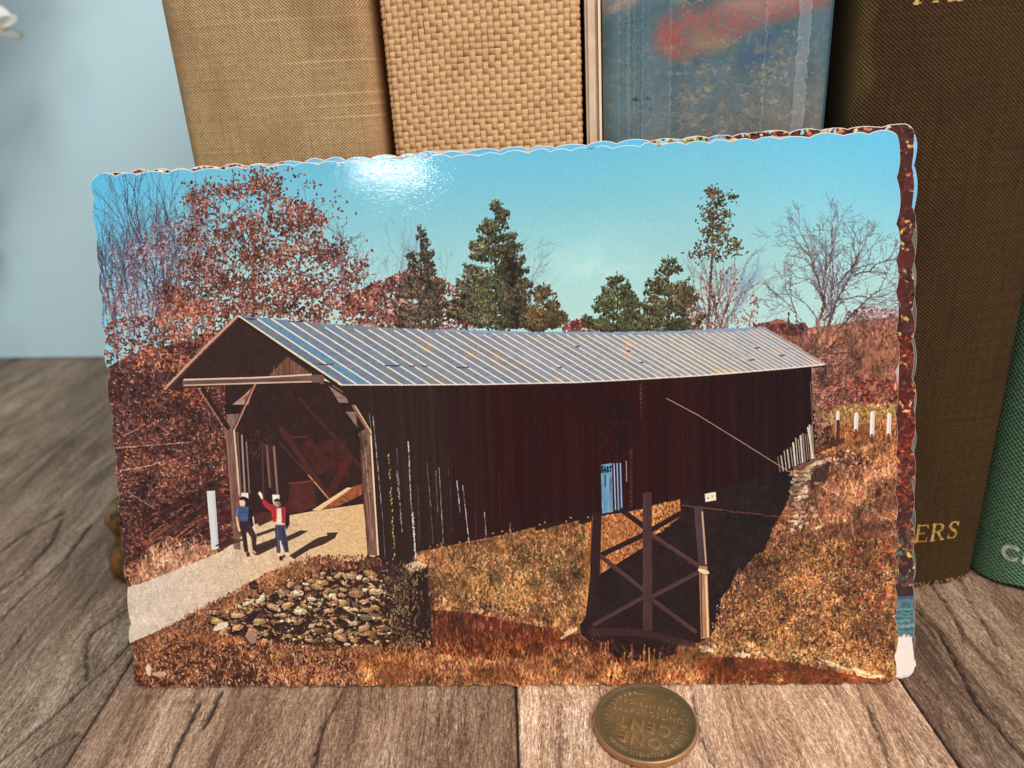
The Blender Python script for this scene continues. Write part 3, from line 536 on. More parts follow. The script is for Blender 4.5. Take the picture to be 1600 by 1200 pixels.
    while yq < 1022:
        x = R.uniform(330, 350)
        while x < 640:
            big = R.random() < .25; w_ = R.uniform(15, 25) if big else R.uniform(7, 15); h_ = w_*R.uniform(.36, .58)
            top = max(880, 952-(x-330)*.34)
            y = yq+R.normal(0, 3.5)
            if y > top and R.random() < (.93 if x < 590 else .6):
                c = pal(1, (214, 178, 132), (190, 148, 102), (232, 202, 158), (166, 120, 84), (126, 84, 60), (204, 150, 108), jit=12)[0]
                if x > 600: c = c*.5
                if R.random() < .18: c = c*.6
                a0 = R.normal(-.08, .3)
                cv.dabs([x, x+1.2, x-.4], [y+2, y+.2, y-h_*.16], [w_*1.06, w_*.92, w_*.66], [h_*1.1, h_*.86, h_*.4], [a0]*3, np.array([[34, 18, 18], c*.86, np.clip(c*1.14, 0, 255)], np.float32))
            x += w_*R.uniform(.72, 1.08)
        yq += R.uniform(5.6, 8)
    q = 260; x = R.uniform(380, 610, q); y = R.uniform(900, 1018, q); cv.dabs(x, y, R.uniform(3, 7, q), R.uniform(2, 3.6, q), R.normal(0, .5, q), pal(q, (214, 176, 130), (180, 140, 100), (232, 206, 166), (140, 100, 72), jit=12))
    for i in range(22):                          # deep gaps and overhanging weeds
        x = R.uniform(380, 640); y = R.uniform(905, 1015); cv.dabs([x], [y], [R.uniform(10, 26)], [R.uniform(7, 15)], [R.uniform(0, 3)], np.array([[44, 24, 24]], np.float32), .9)
    x, y = scatter([(420, 900), (560, 880), (640, 900), (640, 1010), (400, 1020)], 500); k = len(x); cv.dabs(x, y, R.uniform(3, 8, k), 1.8, math.pi/2+R.normal(0, .7, k), pal(k, (150, 104, 64), (112, 72, 52), (190, 142, 96), (92, 84, 48), jit=10))
    cv.poly([(640, 884), (666, 886), (674, 1006), (655, 1012), (640, 990)], (42, 24, 24)); cv.poly([(630, 884), (650, 876), (667, 882), (664, 888), (640, 894)], (216, 186, 144), .95)
    x, y = scatter([(600, 870), (650, 880), (660, 1010), (620, 1010)], 240); cv.dabs(x, y, 5, 2, math.pi/2+R.normal(0, .5, len(x)), pal(len(x), (120, 96, 66), (84, 54, 42), (160, 130, 96), (54, 30, 28), jit=8))
    cv.poly([(520, 884), (560, 876), (588, 868), (592, 880), (560, 890)], (60, 34, 30), .8)
    grass(cv, [(610, 880), (672, 884), (680, 1016), (600, 1016)], 260, [(120, 92, 58), (150, 116, 76), (92, 62, 44), (176, 140, 96)], (4, 10), 1.5, 0, dark=(44, 24, 24), power=.5, spread=.5)
    grass(cv, [(400, 1000), (560, 1012), (680, 1000), (690, 1030), (400, 1034)], 620, [(196, 126, 76), (214, 150, 100), (168, 98, 58)], (6, 13), 1.5, 0, dark=(92, 48, 34), power=.5, spread=.35)
    # ---- bottom grass
    grass(cv, [(200, 1080), (205, 1040), (330, 985), (420, 1005), (560, 1010), (640, 1016), (640, 1080)], 5200, [(176, 104, 62), (196, 124, 76), (150, 80, 50), (212, 150, 104), (130, 72, 46)], (4, 10), 1.7, 0, dark=(82, 42, 34), power=.9, spread=.5)
    x, y = scatter([(205, 1078), (215, 1040), (300, 1000), (420, 1010), (420, 1078)], 460); k = len(x); cv.dabs(x, y, R.uniform(6, 14, k), 3.5, R.uniform(0, 3, k), pal(k, (58, 32, 30), (74, 40, 34), jit=6), .6)
    x, y = scatter([(215, 1078), (225, 1035), (330, 1000), (560, 1030), (560, 1078)], 480); k = len(x); cv.dabs(x, y, R.uniform(4, 10, k), 1.4, math.pi/2+R.normal(0, .4, k), pal(k, (222, 170, 130), (206, 140, 92), (236, 196, 160), jit=10))
    cv.dabs([232, 250, 345, 392], [1046, 1052, 978, 995], [18, 22, 26, 20], [9, 8, 10, 14], [1.4, .1, -.4, 1.2], pal(4, (226, 196, 170), (190, 150, 120), jit=8))
    bot = [(560, 1080), (560, 1030), (640, 1018), (760, 1030), (860, 1024), (900, 1010), (960, 1036), (1060, 1030), (1100, 1050), (1100, 1080)]
    cv.poly(bot, (150, 82, 44), .9, 14, (10, 5))
    grass(cv, bot, 4400, [(214, 140, 76), (226, 160, 96), (196, 112, 56), (170, 86, 44), (236, 178, 120)], (5, 12), 1.5, 0, dark=(120, 54, 28), power=.6, spread=.32)
    for i in range(26): x = R.uniform(900, 1060); cv.line([(x, 1045), (x+R.normal(0, 3), R.uniform(1000, 1028))], 1.8, pal(1, (214, 144, 74), (176, 96, 50))[0], .9)
    for pts in ([(782, 960), (783, 1080)],): cv.line(pts, 1.6, (206, 130, 80), .5)
    # ---- posts, people
    cv.poly([(323, 767), (336, 766), (342, 857), (331, 859)], (218, 218, 214)); cv.line([(334, 768), (340, 856)], 2, (176, 190, 200), .8); cv.line([(338, 852), (370, 842)], 2.4, (58, 34, 30)); cv.line([(345, 855), (378, 843)], 3.5, (70, 44, 36), .9)
    shd = (52, 34, 30)
    for pg in ([(394, 862), (402, 858), (430, 846), (452, 836), (470, 828), (482, 829), (466, 838), (430, 854), (404, 867)], [(452, 868), (470, 856), (496, 840), (512, 836), (510, 832), (528, 831), (524, 840), (506, 850), (484, 858), (460, 873)], [(400, 834), (428, 824), (432, 828), (402, 838)], [(398, 852), (430, 840), (434, 846), (398, 862)]): cv.poly(pg, shd, .92)
    def fig(ox, oy, items):
        for it in items:
            if it[0] == 'p': cv.poly([(ox+x/8, oy+y/8) for x, y in it[1]], it[2])
            else: cv.line([(ox+x/8, oy+y/8) for x, y in it[1]], it[3]/8, it[2])
    skin = (236, 200, 170)
    fig(340, 740, [   # man in the blue shirt (drawn in eighths of a design unit)
        ('p', [(296, 236), (384, 236), (388, 310), (300, 300)], (244, 234, 214)),
        ('p', [(280, 300), (320, 280), (370, 296), (396, 330), (372, 345), (350, 420), (335, 400), (290, 330)], (34, 20, 22)),
        ('p', [(272, 330), (330, 325), (350, 350), (340, 410), (300, 420), (276, 380)], skin),
        ('p', [(232, 430), (300, 405), (390, 410), (420, 440), (400, 470), (380, 590), (280, 595), (270, 500), (225, 540)], (64, 84, 124)),
        ('l', [(250, 440), (240, 530)], (104, 132, 176), 16), ('l', [(300, 470), (380, 500)], (50, 70, 112), 12), ('l', [(290, 540), (370, 560)], (84, 112, 158), 10),
        ('p', [(390, 420), (430, 440), (445, 600), (430, 700), (400, 600), (385, 520)], (36, 26, 32)),
        ('l', [(240, 545), (255, 640), (275, 710)], skin, 26), ('l', [(445, 540), (455, 620), (470, 690)], (226, 196, 170), 20),
        ('p', [(275, 590), (395, 590), (440, 680), (488, 780), (480, 960), (440, 950), (420, 800), (375, 720), (385, 980), (335, 970), (310, 800), (285, 690)], (56, 34, 40)),
        ('l', [(400, 640), (455, 900)], (84, 58, 62), 14), ('p', [(350, 985), (400, 980), (410, 1030), (370, 1035)], (84, 36, 30)), ('p', [(440, 955), (480, 965), (520, 1010), (480, 1020), (440, 990)], (92, 44, 36)), ('l', [(440, 965), (475, 985)], (236, 190, 150), 18), ('l', [(370, 740), (392, 960)], (240, 214, 170), 18)])
    fig(340, 740, [   # child in the red jacket, arm up
        ('p', [(682, 258), (776, 262), (772, 350), (700, 390), (688, 330)], (244, 236, 220)),
        ('p', [(700, 330), (745, 306), (780, 330), (770, 350), (715, 350)], (44, 24, 26)),
        ('p', [(705, 345), (770, 345), (790, 380), (780, 410), (735, 415), (706, 380)], (214, 160, 136)), ('l', [(760, 360), (775, 400)], (84, 44, 42), 16),
        ('p', [(505, 240), (530, 216), (556, 250), (572, 310), (550, 320)], (250, 226, 188)),
        ('p', [(550, 320), (590, 318), (640, 370), (720, 400), (740, 440), (735, 600), (690, 604), (675, 470), (610, 430), (570, 380)], (182, 46, 54)),
        ('p', [(800, 410), (850, 420), (856, 520), (840, 620), (800, 610), (812, 470)], (176, 42, 50)),
        ('p', [(738, 425), (800, 425), (802, 590), (770, 606), (742, 590)], (240, 222, 194)), ('p', [(690, 596), (800, 604), (770, 634), (720, 632)], (244, 204, 168)),
        ('p', [(856, 470), (900, 520), (900, 630), (860, 700), (845, 620)], (40, 24, 28)),
        ('p', [(722, 636), (845, 640), (850, 720), (880, 850), (890, 980), (846, 985), (800, 860), (790, 830), (786, 990), (742, 985), (728, 850), (718, 720)], (64, 60, 84)),
        ('l', [(750, 660), (765, 960)], (92, 90, 116), 14), ('l', [(820, 700), (865, 960)], (46, 40, 58), 20), ('l', [(786, 840), (802, 980)], (244, 226, 190), 18),
        ('p', [(768, 1020), (820, 1030), (815, 1085), (775, 1080)], (62, 28, 28)), ('p', [(748, 990), (790, 990), (785, 1030), (755, 1030)], (246, 214, 176)), ('p', [(850, 980), (888, 980), (886, 1020), (850, 1030)], (240, 206, 170)), ('p', [(815, 1010), (850, 1020), (830, 1060)], (50, 28, 28))])
    # tufts where the road meets the bank
    grass(cv, [(200, 1010), (280, 965), (350, 932), (420, 895), (480, 866), (520, 876), (430, 915), (300, 985), (205, 1040)], 1500, [(206, 140, 94), (190, 116, 72), (222, 164, 120), (164, 96, 60)], (4, 10), 1.5, 0, dark=(112, 60, 44), power=.5, spread=.5)
    grass(cv, [(450, 885), (500, 866), (590, 868), (600, 884), (520, 890)], 300, [(150, 92, 64), (196, 140, 96), (96, 54, 42)], (4, 9), 1.6, 0, power=.4, spread=.6)
    keep = 1-np.clip(cv.mask(wall)+cv.mask(roof)+cv.mask([(250, 612), (372, 488), (540, 606), (600, 870), (380, 850), (350, 860), (318, 866), (318, 760), (352, 760), (350, 660)])+cv.mask([(395, 850), (540, 820), (540, 870), (370, 885)])+cv.mask([(915, 780), (1125, 760), (1115, 1000), (912, 1000)])+cv.mask([(1300, 635), (1400, 635), (1400, 690), (1300, 690)]), 0, 1)
    warp(cv, 1.4, 4, keep*.85+.15)
    cv.a += .55*(cv.a-blur(cv.a, 5)); a = cv.a
    veg = keep*np.clip((a[..., 0]-a[..., 2])/22, 0, 1)*np.clip(blur(((a[..., 0]-a[..., 2])[..., None] > 6).astype(np.float32), 9)[..., 0]*1.6-.3, 0, 1)
    veg *= 1-cv.mask(road)*.8; veg *= 1-cv.mask(abut)*.75
    tx = fnoise(cv.h, cv.w, (4.5, 2.2))*.22+fnoise(cv.h, cv.w, (9, 4.5))*.20+fnoise(cv.h, cv.w, (18, 22))*.20+fnoise(cv.h, cv.w, (50, 70))*.16
    a *= (1+veg*tx*.95-veg*.05)[..., None]
    st = mr[..., 0]*fnoise(cv.h, cv.w, (6, 14))
    a += st[..., None]*np.array([7, 4, 0])+(mr[..., 0]*np.clip(fnoise(cv.h, cv.w, (14, 30))-.35, 0, 1))[..., None]*np.array([26, 2, -18])
    lw = blur(cv.mask([(140, 250), (600, 250), (760, 420), (760, 515), (372, 500), (372, 880), (190, 920), (140, 920)])[..., None], 41)[..., 0]*veg
    lum = a.mean(2, keepdims=True); a += (np.clip(veg-lw, 0, 1)*.22)[..., None]*(lum*np.array([1.26, .94, .76])-a); a += (lw*.30)[..., None]*(lum*np.array([1.22, .93, .82])-a)
    X0, Y0 = cv.P(358, 885); X1, Y1 = cv.P(462, 760); sl = (slice(int(Y1), int(Y0)), slice(int(X0), int(X1)))
    sub = a[sl]; hh, ww = sub.shape[:2]; sub += (blur(sub.copy(), 3)-sub)*.75; sub *= 1+(fnoise(hh, ww, (5, 4))*.07+fnoise(hh, ww, (12, 7))*.05)[..., None]
    # weathered boards: each its own tone
    bt = np.repeat(rng.normal(0, 1, cv.w//11+2), 11)[:cv.w]; a += (M[..., 0]*keep.__rsub__(1)*bt[None]*1.7)[..., None]*np.array([1.2, .9, .85])
    a += (mu[..., 0]*(fnoise(cv.h, cv.w, (7, 9))*3.5+fnoise(cv.h, cv.w, (30, 40))*3))[..., None]*np.array([1.2, .8, .8])
    # ---- print grain
    a += rng.normal(0, 1, (cv.h, cv.w, 1)).astype(np.float32)*4.0
    a += fnoise(cv.h, cv.w, (3, 3))[..., None]*2.5
    a *= .985
    np.clip(a, 0, 255, out=a)
    return cv

def paint_lake_card():
    """the card behind: blue sky framed by autumn foliage, water and a white margin below"""
    cv = Canvas(CW, CH, 8.0); a = cv.a; R = rng
    a[:] = (92, 182, 226)
    a += fnoise(cv.h, cv.w, (60, 100))[..., None]*4
    def leaves(pts, n, base=True):
        if base: cv.poly(pts, (70, 34, 30), 1, 10, (10, 10))
        x, y = scatter(pts, n); k = len(x)
        up = y > 66
        c = np.where(up[:, None], pal(k, (92, 46, 40), (70, 36, 34), (150, 150, 110), (206, 176, 100), (196, 110, 66), jit=10, p=[.47, .42, .04, .02, .05]), pal(k, (128, 44, 32), (100, 34, 28), (160, 66, 38), (214, 130, 70), (72, 28, 26), jit=10, p=[.36, .26, .18, .06, .14]))
        cv.dabs(x, y, R.uniform(.5, 1.3, k), R.uniform(.3, .6, k), R.uniform(0, 3, k), c)
    rt = [(107, 110), (107, 103), (118, 104.5), (125, 103), (140, 100), (154, 97), (154, 110)]
    leaves(rt, 900); leaves([(142, 110), (142, 16), (160, 16), (160, 110)], 4600)
    x, y = scatter([(143, 30), (154, 30), (154, 105), (143, 105)], 80); cv.dabs(x, y, R.uniform(.7, 1.6, len(x)), .5, R.uniform(0, 3, len(x)), pal(len(x), (236, 190, 110), (226, 150, 90), (200, 196, 140), jit=10), .9); x, y = scatter([(143, 30), (157, 30), (157, 106), (143, 106)], 26); cv.dabs(x, y, R.uniform(2.5, 5, len(x)), R.uniform(2, 3.4, len(x)), R.uniform(0, 3, len(x)), pal(len(x), (72, 36, 34), (84, 32, 28), jit=6), .7)
    x, y = scatter([(106, 105.5), (116, 106), (117, 103), (107, 102.5)], 160); cv.dabs(x, y, 1.3, .7, R.uniform(0, 3, len(x)), pal(len(x), (150, 150, 90), (116, 110, 62), (190, 190, 150), (80, 60, 44), (130, 196, 220), jit=10))
    x, y = scatter([(118, 105.5), (150, 105.5), (150, 101), (118, 101)], 120); cv.dabs(x, y, 1.1, .6, R.uniform(0, 3, len(x)), pal(len(x), (196, 96, 60), (206, 180, 130), (140, 190, 200), (90, 46, 42), jit=10))
    leaves([(-2, 110), (-2, 103.2), (14, 103.4), (30, 103.8), (36, 104.4), (36, 110)], 300); x, y = scatter([(-1, 106), (36, 106), (36, 103.2), (-1, 103.2)], 150); cv.dabs(x, y, R.uniform(.6, 1.6, len(x)), R.uniform(.35, .6), R.normal(0, .5, len(x)), pal(len(x), (226, 222, 222), (200, 196, 200), (150, 120, 90), jit=8))
    # lower right: shaded trunks, water, white margin
    cv.poly([(140, 34), (160, 34), (160, 16), (140, 16)], (62, 38, 40), 1, 8, (8, 8)); x, y = scatter([(141, 26), (157, 26), (157, 44), (141, 44)], 420); cv.dabs(x, y, R.uniform(.5, 1.3, len(x)), .5, R.uniform(0, 3, len(x)), pal(len(x), (84, 40, 36), (62, 36, 38), (110, 52, 40), (150, 84, 58), jit=9))
    x, y = scatter([(143, 18), (156, 18), (156, 30), (143, 30)], 130); cv.dabs(x, y, 1.3, .6, R.uniform(0, 3, len(x)), pal(len(x), (120, 80, 52), (96, 66, 56), (170, 126, 66), (70, 80, 72), jit=10))
    cv.line([(149.2, 27.5), (148, 24), (146.8, 20.5)], 1.5, (112, 156, 186)); cv.dabs([152.5, 153.5], [24.4, 22], [1.2, .9], [.7, .5], [1, 2], pal(2, (226, 180, 70)))
    cv.poly([(-2, 16.4), (160, 16.2), (160, 8.4), (-2, 8.4)], (70, 104, 112), 1, 26, (5, 60))
    for i in range(60): y = R.uniform(8.6, 15); x0 = R.uniform(138, 154); cv.line([(x0, y), (x0+R.uniform(2, 7), y+R.normal(0, .15))], R.uniform(.3, .7), pal(1, (116, 150, 158), (44, 84, 92), (150, 172, 176), (70, 120, 124))[0], .6)
    cv.poly([(-2, 8.3), (160, 8.3), (160, -2), (-2, -2)], (240, 226, 216)); cv.line([(138, 8.3), (155, 8.3)], .22, (170, 110, 130), .8)
    warp(cv, 1.8, 4); cv.a += .4*(cv.a-blur(cv.a, 5)); a = cv.a
    a += rng.normal(0, 1, (cv.h, cv.w, 1)).astype(np.float32)*4
    np.clip(a, 0, 255, out=a)
    return cv
# ---------------------------------------------------------------- helpers
def tag(o, label=None, cat=None, group=None, kind=None):
    if label: o['label'] = label
    if cat: o['category'] = cat
    if group: o['group'] = group
    if kind: o['kind'] = kind
    return o
def link(name, me, mat=None, parent=None, smooth=False):
    o = bpy.data.objects.new(name, me); C.objects.link(o)
    if mat is not None: me.materials.append(mat)
    if parent is not None: o.parent = parent
    if smooth:
        me.polygons.foreach_set('use_smooth', np.ones(len(me.polygons), bool))
    return o
def empty(name, loc=(0, 0, 0), rz=0):
    o = bpy.data.objects.new(name, None); C.objects.link(o); o.location = loc; o.rotation_euler = (0, 0, rz); o.empty_display_size = .01
    return o
def grid_mesh(name, X, Y, Z, uv=None, attrs=None, flip=False):
    """mesh from 2-D coordinate arrays"""
    h, w = X.shape; me = bpy.data.meshes.new(name)
    co = np.stack([X, Y, Z], -1).reshape(-1, 3).astype(np.float32)
    i = np.arange(h*w).reshape(h, w); q = np.stack([i[:-1, :-1], i[:-1, 1:], i[1:, 1:], i[1:, :-1]], -1).reshape(-1, 4)
    if flip: q = q[:, ::-1]
    n = len(q)
    me.vertices.add(h*w); me.vertices.foreach_set('co', co.ravel())
    me.loops.add(n*4); me.loops.foreach_set('vertex_index', q.ravel().astype(np.int32))
    me.polygons.add(n); me.polygons.foreach_set('loop_start', np.arange(0, n*4, 4, dtype=np.int32))
    me.update(calc_edges=True)
    if uv is not None:
        l = me.uv_layers.new(name='UVMap'); u = np.stack([uv[0], uv[1]], -1).reshape(-1, 2)[q.ravel()]
        l.data.foreach_set('uv', u.astype(np.float32).ravel())
    for k, v in (attrs or {}).items():
        a = me.attributes.new(k, 'FLOAT', 'POINT'); a.data.foreach_set('value', np.asarray(v, np.float32).ravel())
    me.validate(); return me
def bm_mesh(name, bm):
    me = bpy.data.meshes.new(name); bmesh.ops.recalc_face_normals(bm, faces=bm.faces); bm.to_mesh(me); bm.free(); return me
def box(bm, x0, x1, y0, y1, z0, z1):
    v = [bm.verts.new(p) for p in ((x0, y0, z0), (x1, y0, z0), (x1, y1, z0), (x0, y1, z0), (x0, y0, z1), (x1, y0, z1), (x1, y1, z1), (x0, y1, z1))]
    for f in ((0, 3, 2, 1), (4, 5, 6, 7), (0, 1, 5, 4), (1, 2, 6, 5), (2, 3, 7, 6), (3, 0, 4, 7)): bm.faces.new([v[i] for i in f])
def lathe(prof, n=48):
    bm = bmesh.new(); rings = []
    for r, z in prof: rings.append([bm.verts.new((r*math.cos(2*math.pi*i/n), r*math.sin(2*math.pi*i/n), z)) for i in range(n)])
    for a, b in zip(rings[:-1], rings[1:]):
        for i in range(n): bm.faces.new((a[i], a[(i+1) % n], b[(i+1) % n], b[i]))
    bm.faces.new(rings[-1]); bm.faces.new(rings[0][::-1]); return bm

class N:
    """tiny node-tree writer"""
    def __init__(s, name):
        s.m = bpy.data.materials.new(name); s.m.use_nodes = True; s.t = s.m.node_tree; s.b = s.t.nodes['Principled BSDF']
    def new(s, typ, **kw):
        n = s.t.nodes.new(typ)
        for k, v in kw.items(): setattr(n, k, v)
        return n
    def put(s, sock, v):
        if isinstance(v, bpy.types.NodeSocket): s.t.links.new(v, sock)
        elif isinstance(v, (tuple, list)) and len(v) == 3 and sock.type == 'RGBA': sock.default_value = (*v, 1)
        else: sock.default_value = v
    def math(s, op, a, b=0.0, c=None, clamp=False):
        n = s.new('ShaderNodeMath', operation=op, use_clamp=clamp); s.put(n.inputs[0], a); s.put(n.inputs[1], b)
        if c is not None: s.put(n.inputs[2], c)
        return n.outputs[0]
    def mix(s, f, a, b, blend='MIX'):
        n = s.new('ShaderNodeMix', data_type='RGBA', blend_type=blend); s.put(n.inputs[0], f); s.put(n.inputs[6], a); s.put(n.inputs[7], b); return n.outputs[2]
    def noise(s, vec, scale, detail=3, rough=.55, dist=0.0):
        n = s.new('ShaderNodeTexNoise'); s.put(n.inputs['Vector'], vec); s.put(n.inputs['Scale'], scale); s.put(n.inputs['Detail'], detail); s.put(n.inputs['Roughness'], rough); s.put(n.inputs['Distortion'], dist); return n.outputs[0]
    def ramp(s, f, *stops):
        n = s.new('ShaderNodeValToRGB'); e = n.color_ramp.elements
        while len(e) < len(stops): e.new(.5)
        for k, (p, c) in enumerate(stops):
            e[k].position = p; e[k].color = (*c, 1) if isinstance(c, tuple) else (c, c, c, 1)
        s.put(n.inputs[0], f); return n.outputs[0]
    def vmul(s, v, k):
        n = s.new('ShaderNodeVectorMath', operation='MULTIPLY'); s.put(n.inputs[0], v); n.inputs[1].default_value = k; return n.outputs[0]
    def vadd(s, v, w):
        n = s.new('ShaderNodeVectorMath', operation='ADD'); s.put(n.inputs[0], v); s.put(n.inputs[1], w); return n.outputs[0]
    def comb(s, x, y, z=0.0):
        n = s.new('ShaderNodeCombineXYZ'); s.put(n.inputs[0], x); s.put(n.inputs[1], y); s.put(n.inputs[2], z); return n.outputs[0]
    def sep(s, v):
        n = s.new('ShaderNodeSeparateXYZ'); s.put(n.inputs[0], v); return n.outputs
    def uv(s): return s.new('ShaderNodeUVMap').outputs[0]
    def obj(s): return s.new('ShaderNodeTexCoord').outputs['Object']
    def attr(s, name): return s.new('ShaderNodeAttribute', attribute_name=name).outputs['Fac']
    def rand(s): return s.new('ShaderNodeObjectInfo').outputs['Random']
    def bump(s, h, strength, dist, normal=None):
        n = s.new('ShaderNodeBump'); s.put(n.inputs['Height'], h); s.put(n.inputs['Strength'], strength); s.put(n.inputs['Distance'], dist)
        if normal is not None: s.put(n.inputs['Normal'], normal)
        return n.outputs[0]
    def done(s, col=None, rough=None, normal=None, spec=None, metal=None):
        for k, v in (('Base Color', col), ('Roughness', rough), ('Normal', normal), ('Specular IOR Level', spec), ('Metallic', metal)):
            if v is not None: s.put(s.b.inputs[k], v)
        return s.m
def lin(r, g, b):
    f = lambda c: (c/255/12.92 if c/255 <= .04045 else ((c/255+.055)/1.055)**2.4)
    return (f(r), f(g), f(b))

# ---------------------------------------------------------------- materials
def mat_wood():
    n = N('weathered_wood'); p = n.obj(); rnd = n.math('MULTIPLY', n.rand(), 37.0)
    q = n.vadd(p, n.comb(rnd, rnd, 0.0))
    wob = n.noise(n.vmul(q, (26, 13, 1)), 1.0, 3)
    sx = n.sep(q); xx = n.math('ADD', sx[0], n.math('MULTIPLY', n.math('SUBTRACT', wob, .5), .014)); g = n.comb(xx, sx[1], 0.0)
    fine = n.noise(n.vmul(g, (3300, 560, 1)), 1.0, 3, .75, .3)
    mid = n.noise(n.vmul(g, (900, 75, 1)), 1.0, 4, .7, .3); grit = n.noise(n.vmul(g, (2600, 1500, 1)), 1.0, 2, .7)
    broad = n.noise(n.vmul(g, (115, 14, 1)), 1.0, 4, .6, .5)
    blot = n.noise(n.vmul(g, (46, 20, 1)), 1.0, 4, .6); zone = n.noise(n.vmul(g, (30, 7, 1)), 1.0, 3)
    f = n.math('ADD', n.math('ADD', n.math('MULTIPLY', mid, .25), n.math('MULTIPLY', fine, .36)), n.math('ADD', n.math('MULTIPLY', broad, .21), n.math('MULTIPLY', grit, .18)))
    col = n.ramp(f, (.385, lin(46, 33, 30)), (.46, lin(112, 88, 72)), (.525, lin(162, 138, 116)), (.62, lin(226, 208, 190)))
    col = n.mix(n.math('MULTIPLY', n.ramp(blot, (.42, 0.0), (.66, 1.0)), .5), col, n.mix(.5, col, lin(146, 104, 68)), 'MIX')
    col = n.mix(n.math('MULTIPLY', n.ramp(zone, (.40, 1.0), (.56, 0.0)), .55), col, n.mix(1.0, col, lin(176, 160, 158), 'MULTIPLY'))
    dark = n.ramp(n.math('ADD', n.math('MULTIPLY', broad, .7), n.math('MULTIPLY', mid, .3)), (.37, 1.0), (.45, 0.0))
    col = n.mix(n.math('MULTIPLY', dark, .5), col, lin(74, 56, 52))
    tint = n.new('ShaderNodeObjectInfo').outputs['Color']; col = n.mix(1.0, col, tint, 'MULTIPLY')
    ck = n.attr('crack'); col = n.mix(ck, col, lin(34, 26, 24))
    h = n.math('ADD', n.math('MULTIPLY', fine, .7), mid)
    return n.done(col, n.ramp(f, (.4, .64), (.6, .40)), n.bump(h, .6, .0005), .5)

def mat_cloth(name, dark, light, pu, pv, stain=None, contrast=1.0, slub=None, edge=None, bumpd=.00025, var=.5):
    """plain woven book cloth; UV in metres over the cover"""
    n = N(name); uv = n.uv()
    d = n.noise(n.vmul(uv, (180, 180, 1)), 1.0, 2); s = n.sep(uv)
    u = n.math('ADD', s[0], n.math('MULTIPLY', n.math('SUBTRACT', d, .5), .0012)); v = n.math('ADD', s[1], n.math('MULTIPLY', n.math('SUBTRACT', d, .5), -.0011))
    a = n.math('SINE', n.math('MULTIPLY', u, math.pi/pu)); b = n.math('SINE', n.math('MULTIPLY', v, math.pi/pv))
    w = n.math('MULTIPLY_ADD', n.math('MULTIPLY', a, b), .5, .5)
    tu = n.noise(n.vmul(uv, (1/pu*.9, 26, 1)), 1.0, 2); tv = n.noise(n.vmul(uv, (26, 1/pv*.9, 1)), 1.0, 2)
    grit = n.noise(n.vmul(uv, (900, 900, 1)), 1.0, 2)
    f = n.math('ADD', n.math('MULTIPLY', w, .5*contrast), n.math('MULTIPLY', n.math('ADD', n.math('ADD', tu, tv), grit), var*.55)); f = n.math('SUBTRACT', f, var*.55+.25*contrast-.25, clamp=True)
    col = n.mix(f, dark, light)
    if slub:
        k = n.noise(n.vmul(uv, (7, 900, 1)), 1.0, 1); col = n.mix(n.math('MULTIPLY', n.ramp(k, (.66, 0.0), (.72, 1.0)), .6), col, slub)
    if stain:
        k = n.noise(n.vmul(uv, (70, 45, 1)), 1.0, 3); col = n.mix(n.math('MULTIPLY', n.ramp(k, (.48, 0.0), (.72, 1.0)), .55), col, stain)
    if edge:
        c, lo, hi, sgn = edge
        e = n.math('MULTIPLY', s[0], sgn); e = n.math('ADD', e, n.math('MULTIPLY', n.math('SUBTRACT', n.noise(n.vmul(uv, (260, 160, 1)), 1.0, 3), .5), .006))
        mr = n.new('ShaderNodeMapRange'); n.put(mr.inputs[0], e); mr.inputs[1].default_value = lo; mr.inputs[2].default_value = hi
        col = n.mix(n.math('MULTIPLY', n.math('MULTIPLY', mr.outputs[0], n.math('MULTIPLY_ADD', w, .7, .3)), .6), col, c)
    h = n.math('ADD', w, n.math('MULTIPLY', grit, .6))
    return n.done(col, .82, n.bump(h, .7, bumpd), .2)

def mat_plain(name, col, rough=.6, spec=.4, noise=None, metal=None):
    n = N(name)
    if noise:
        c2, sc, k = noise; f = n.ramp(n.noise(n.obj(), sc, 4), (.38, 0.0), (.66, 1.0)); col = n.mix(n.math('MULTIPLY', f, k), col, c2)
    return n.done(col, rough, None, spec, metal)

def new_image(name, cv):
    im = bpy.data.images.new(name, cv.w, cv.h, alpha=False)
    px = np.ones((cv.h, cv.w, 4), np.float32); px[..., :3] = cv.a[::-1]/255; im.pixels.foreach_set(px.ravel()); im.update(); return im
def mat_print(name, cv, rough=.05, ripple=.074, ior=1.42):
    """printed picture under a glossy coat with a slightly rippled surface"""
    n = N(name); t = n.new('ShaderNodeTexImage', interpolation='Cubic', extension='EXTEND'); t.image = new_image(name, cv); n.put(t.inputs[0], n.uv())
    p = n.obj()
    r = n.noise(p, 1350, 2, .55, 1.8); r2 = n.noise(p, 260, 2)
    nm = n.bump(n.math('ADD', r, n.math('MULTIPLY', r2, 1.5)), ripple, .00012)
    n.b.inputs['IOR'].default_value = ior
    return n.done(t.outputs[0], rough, nm, .5)

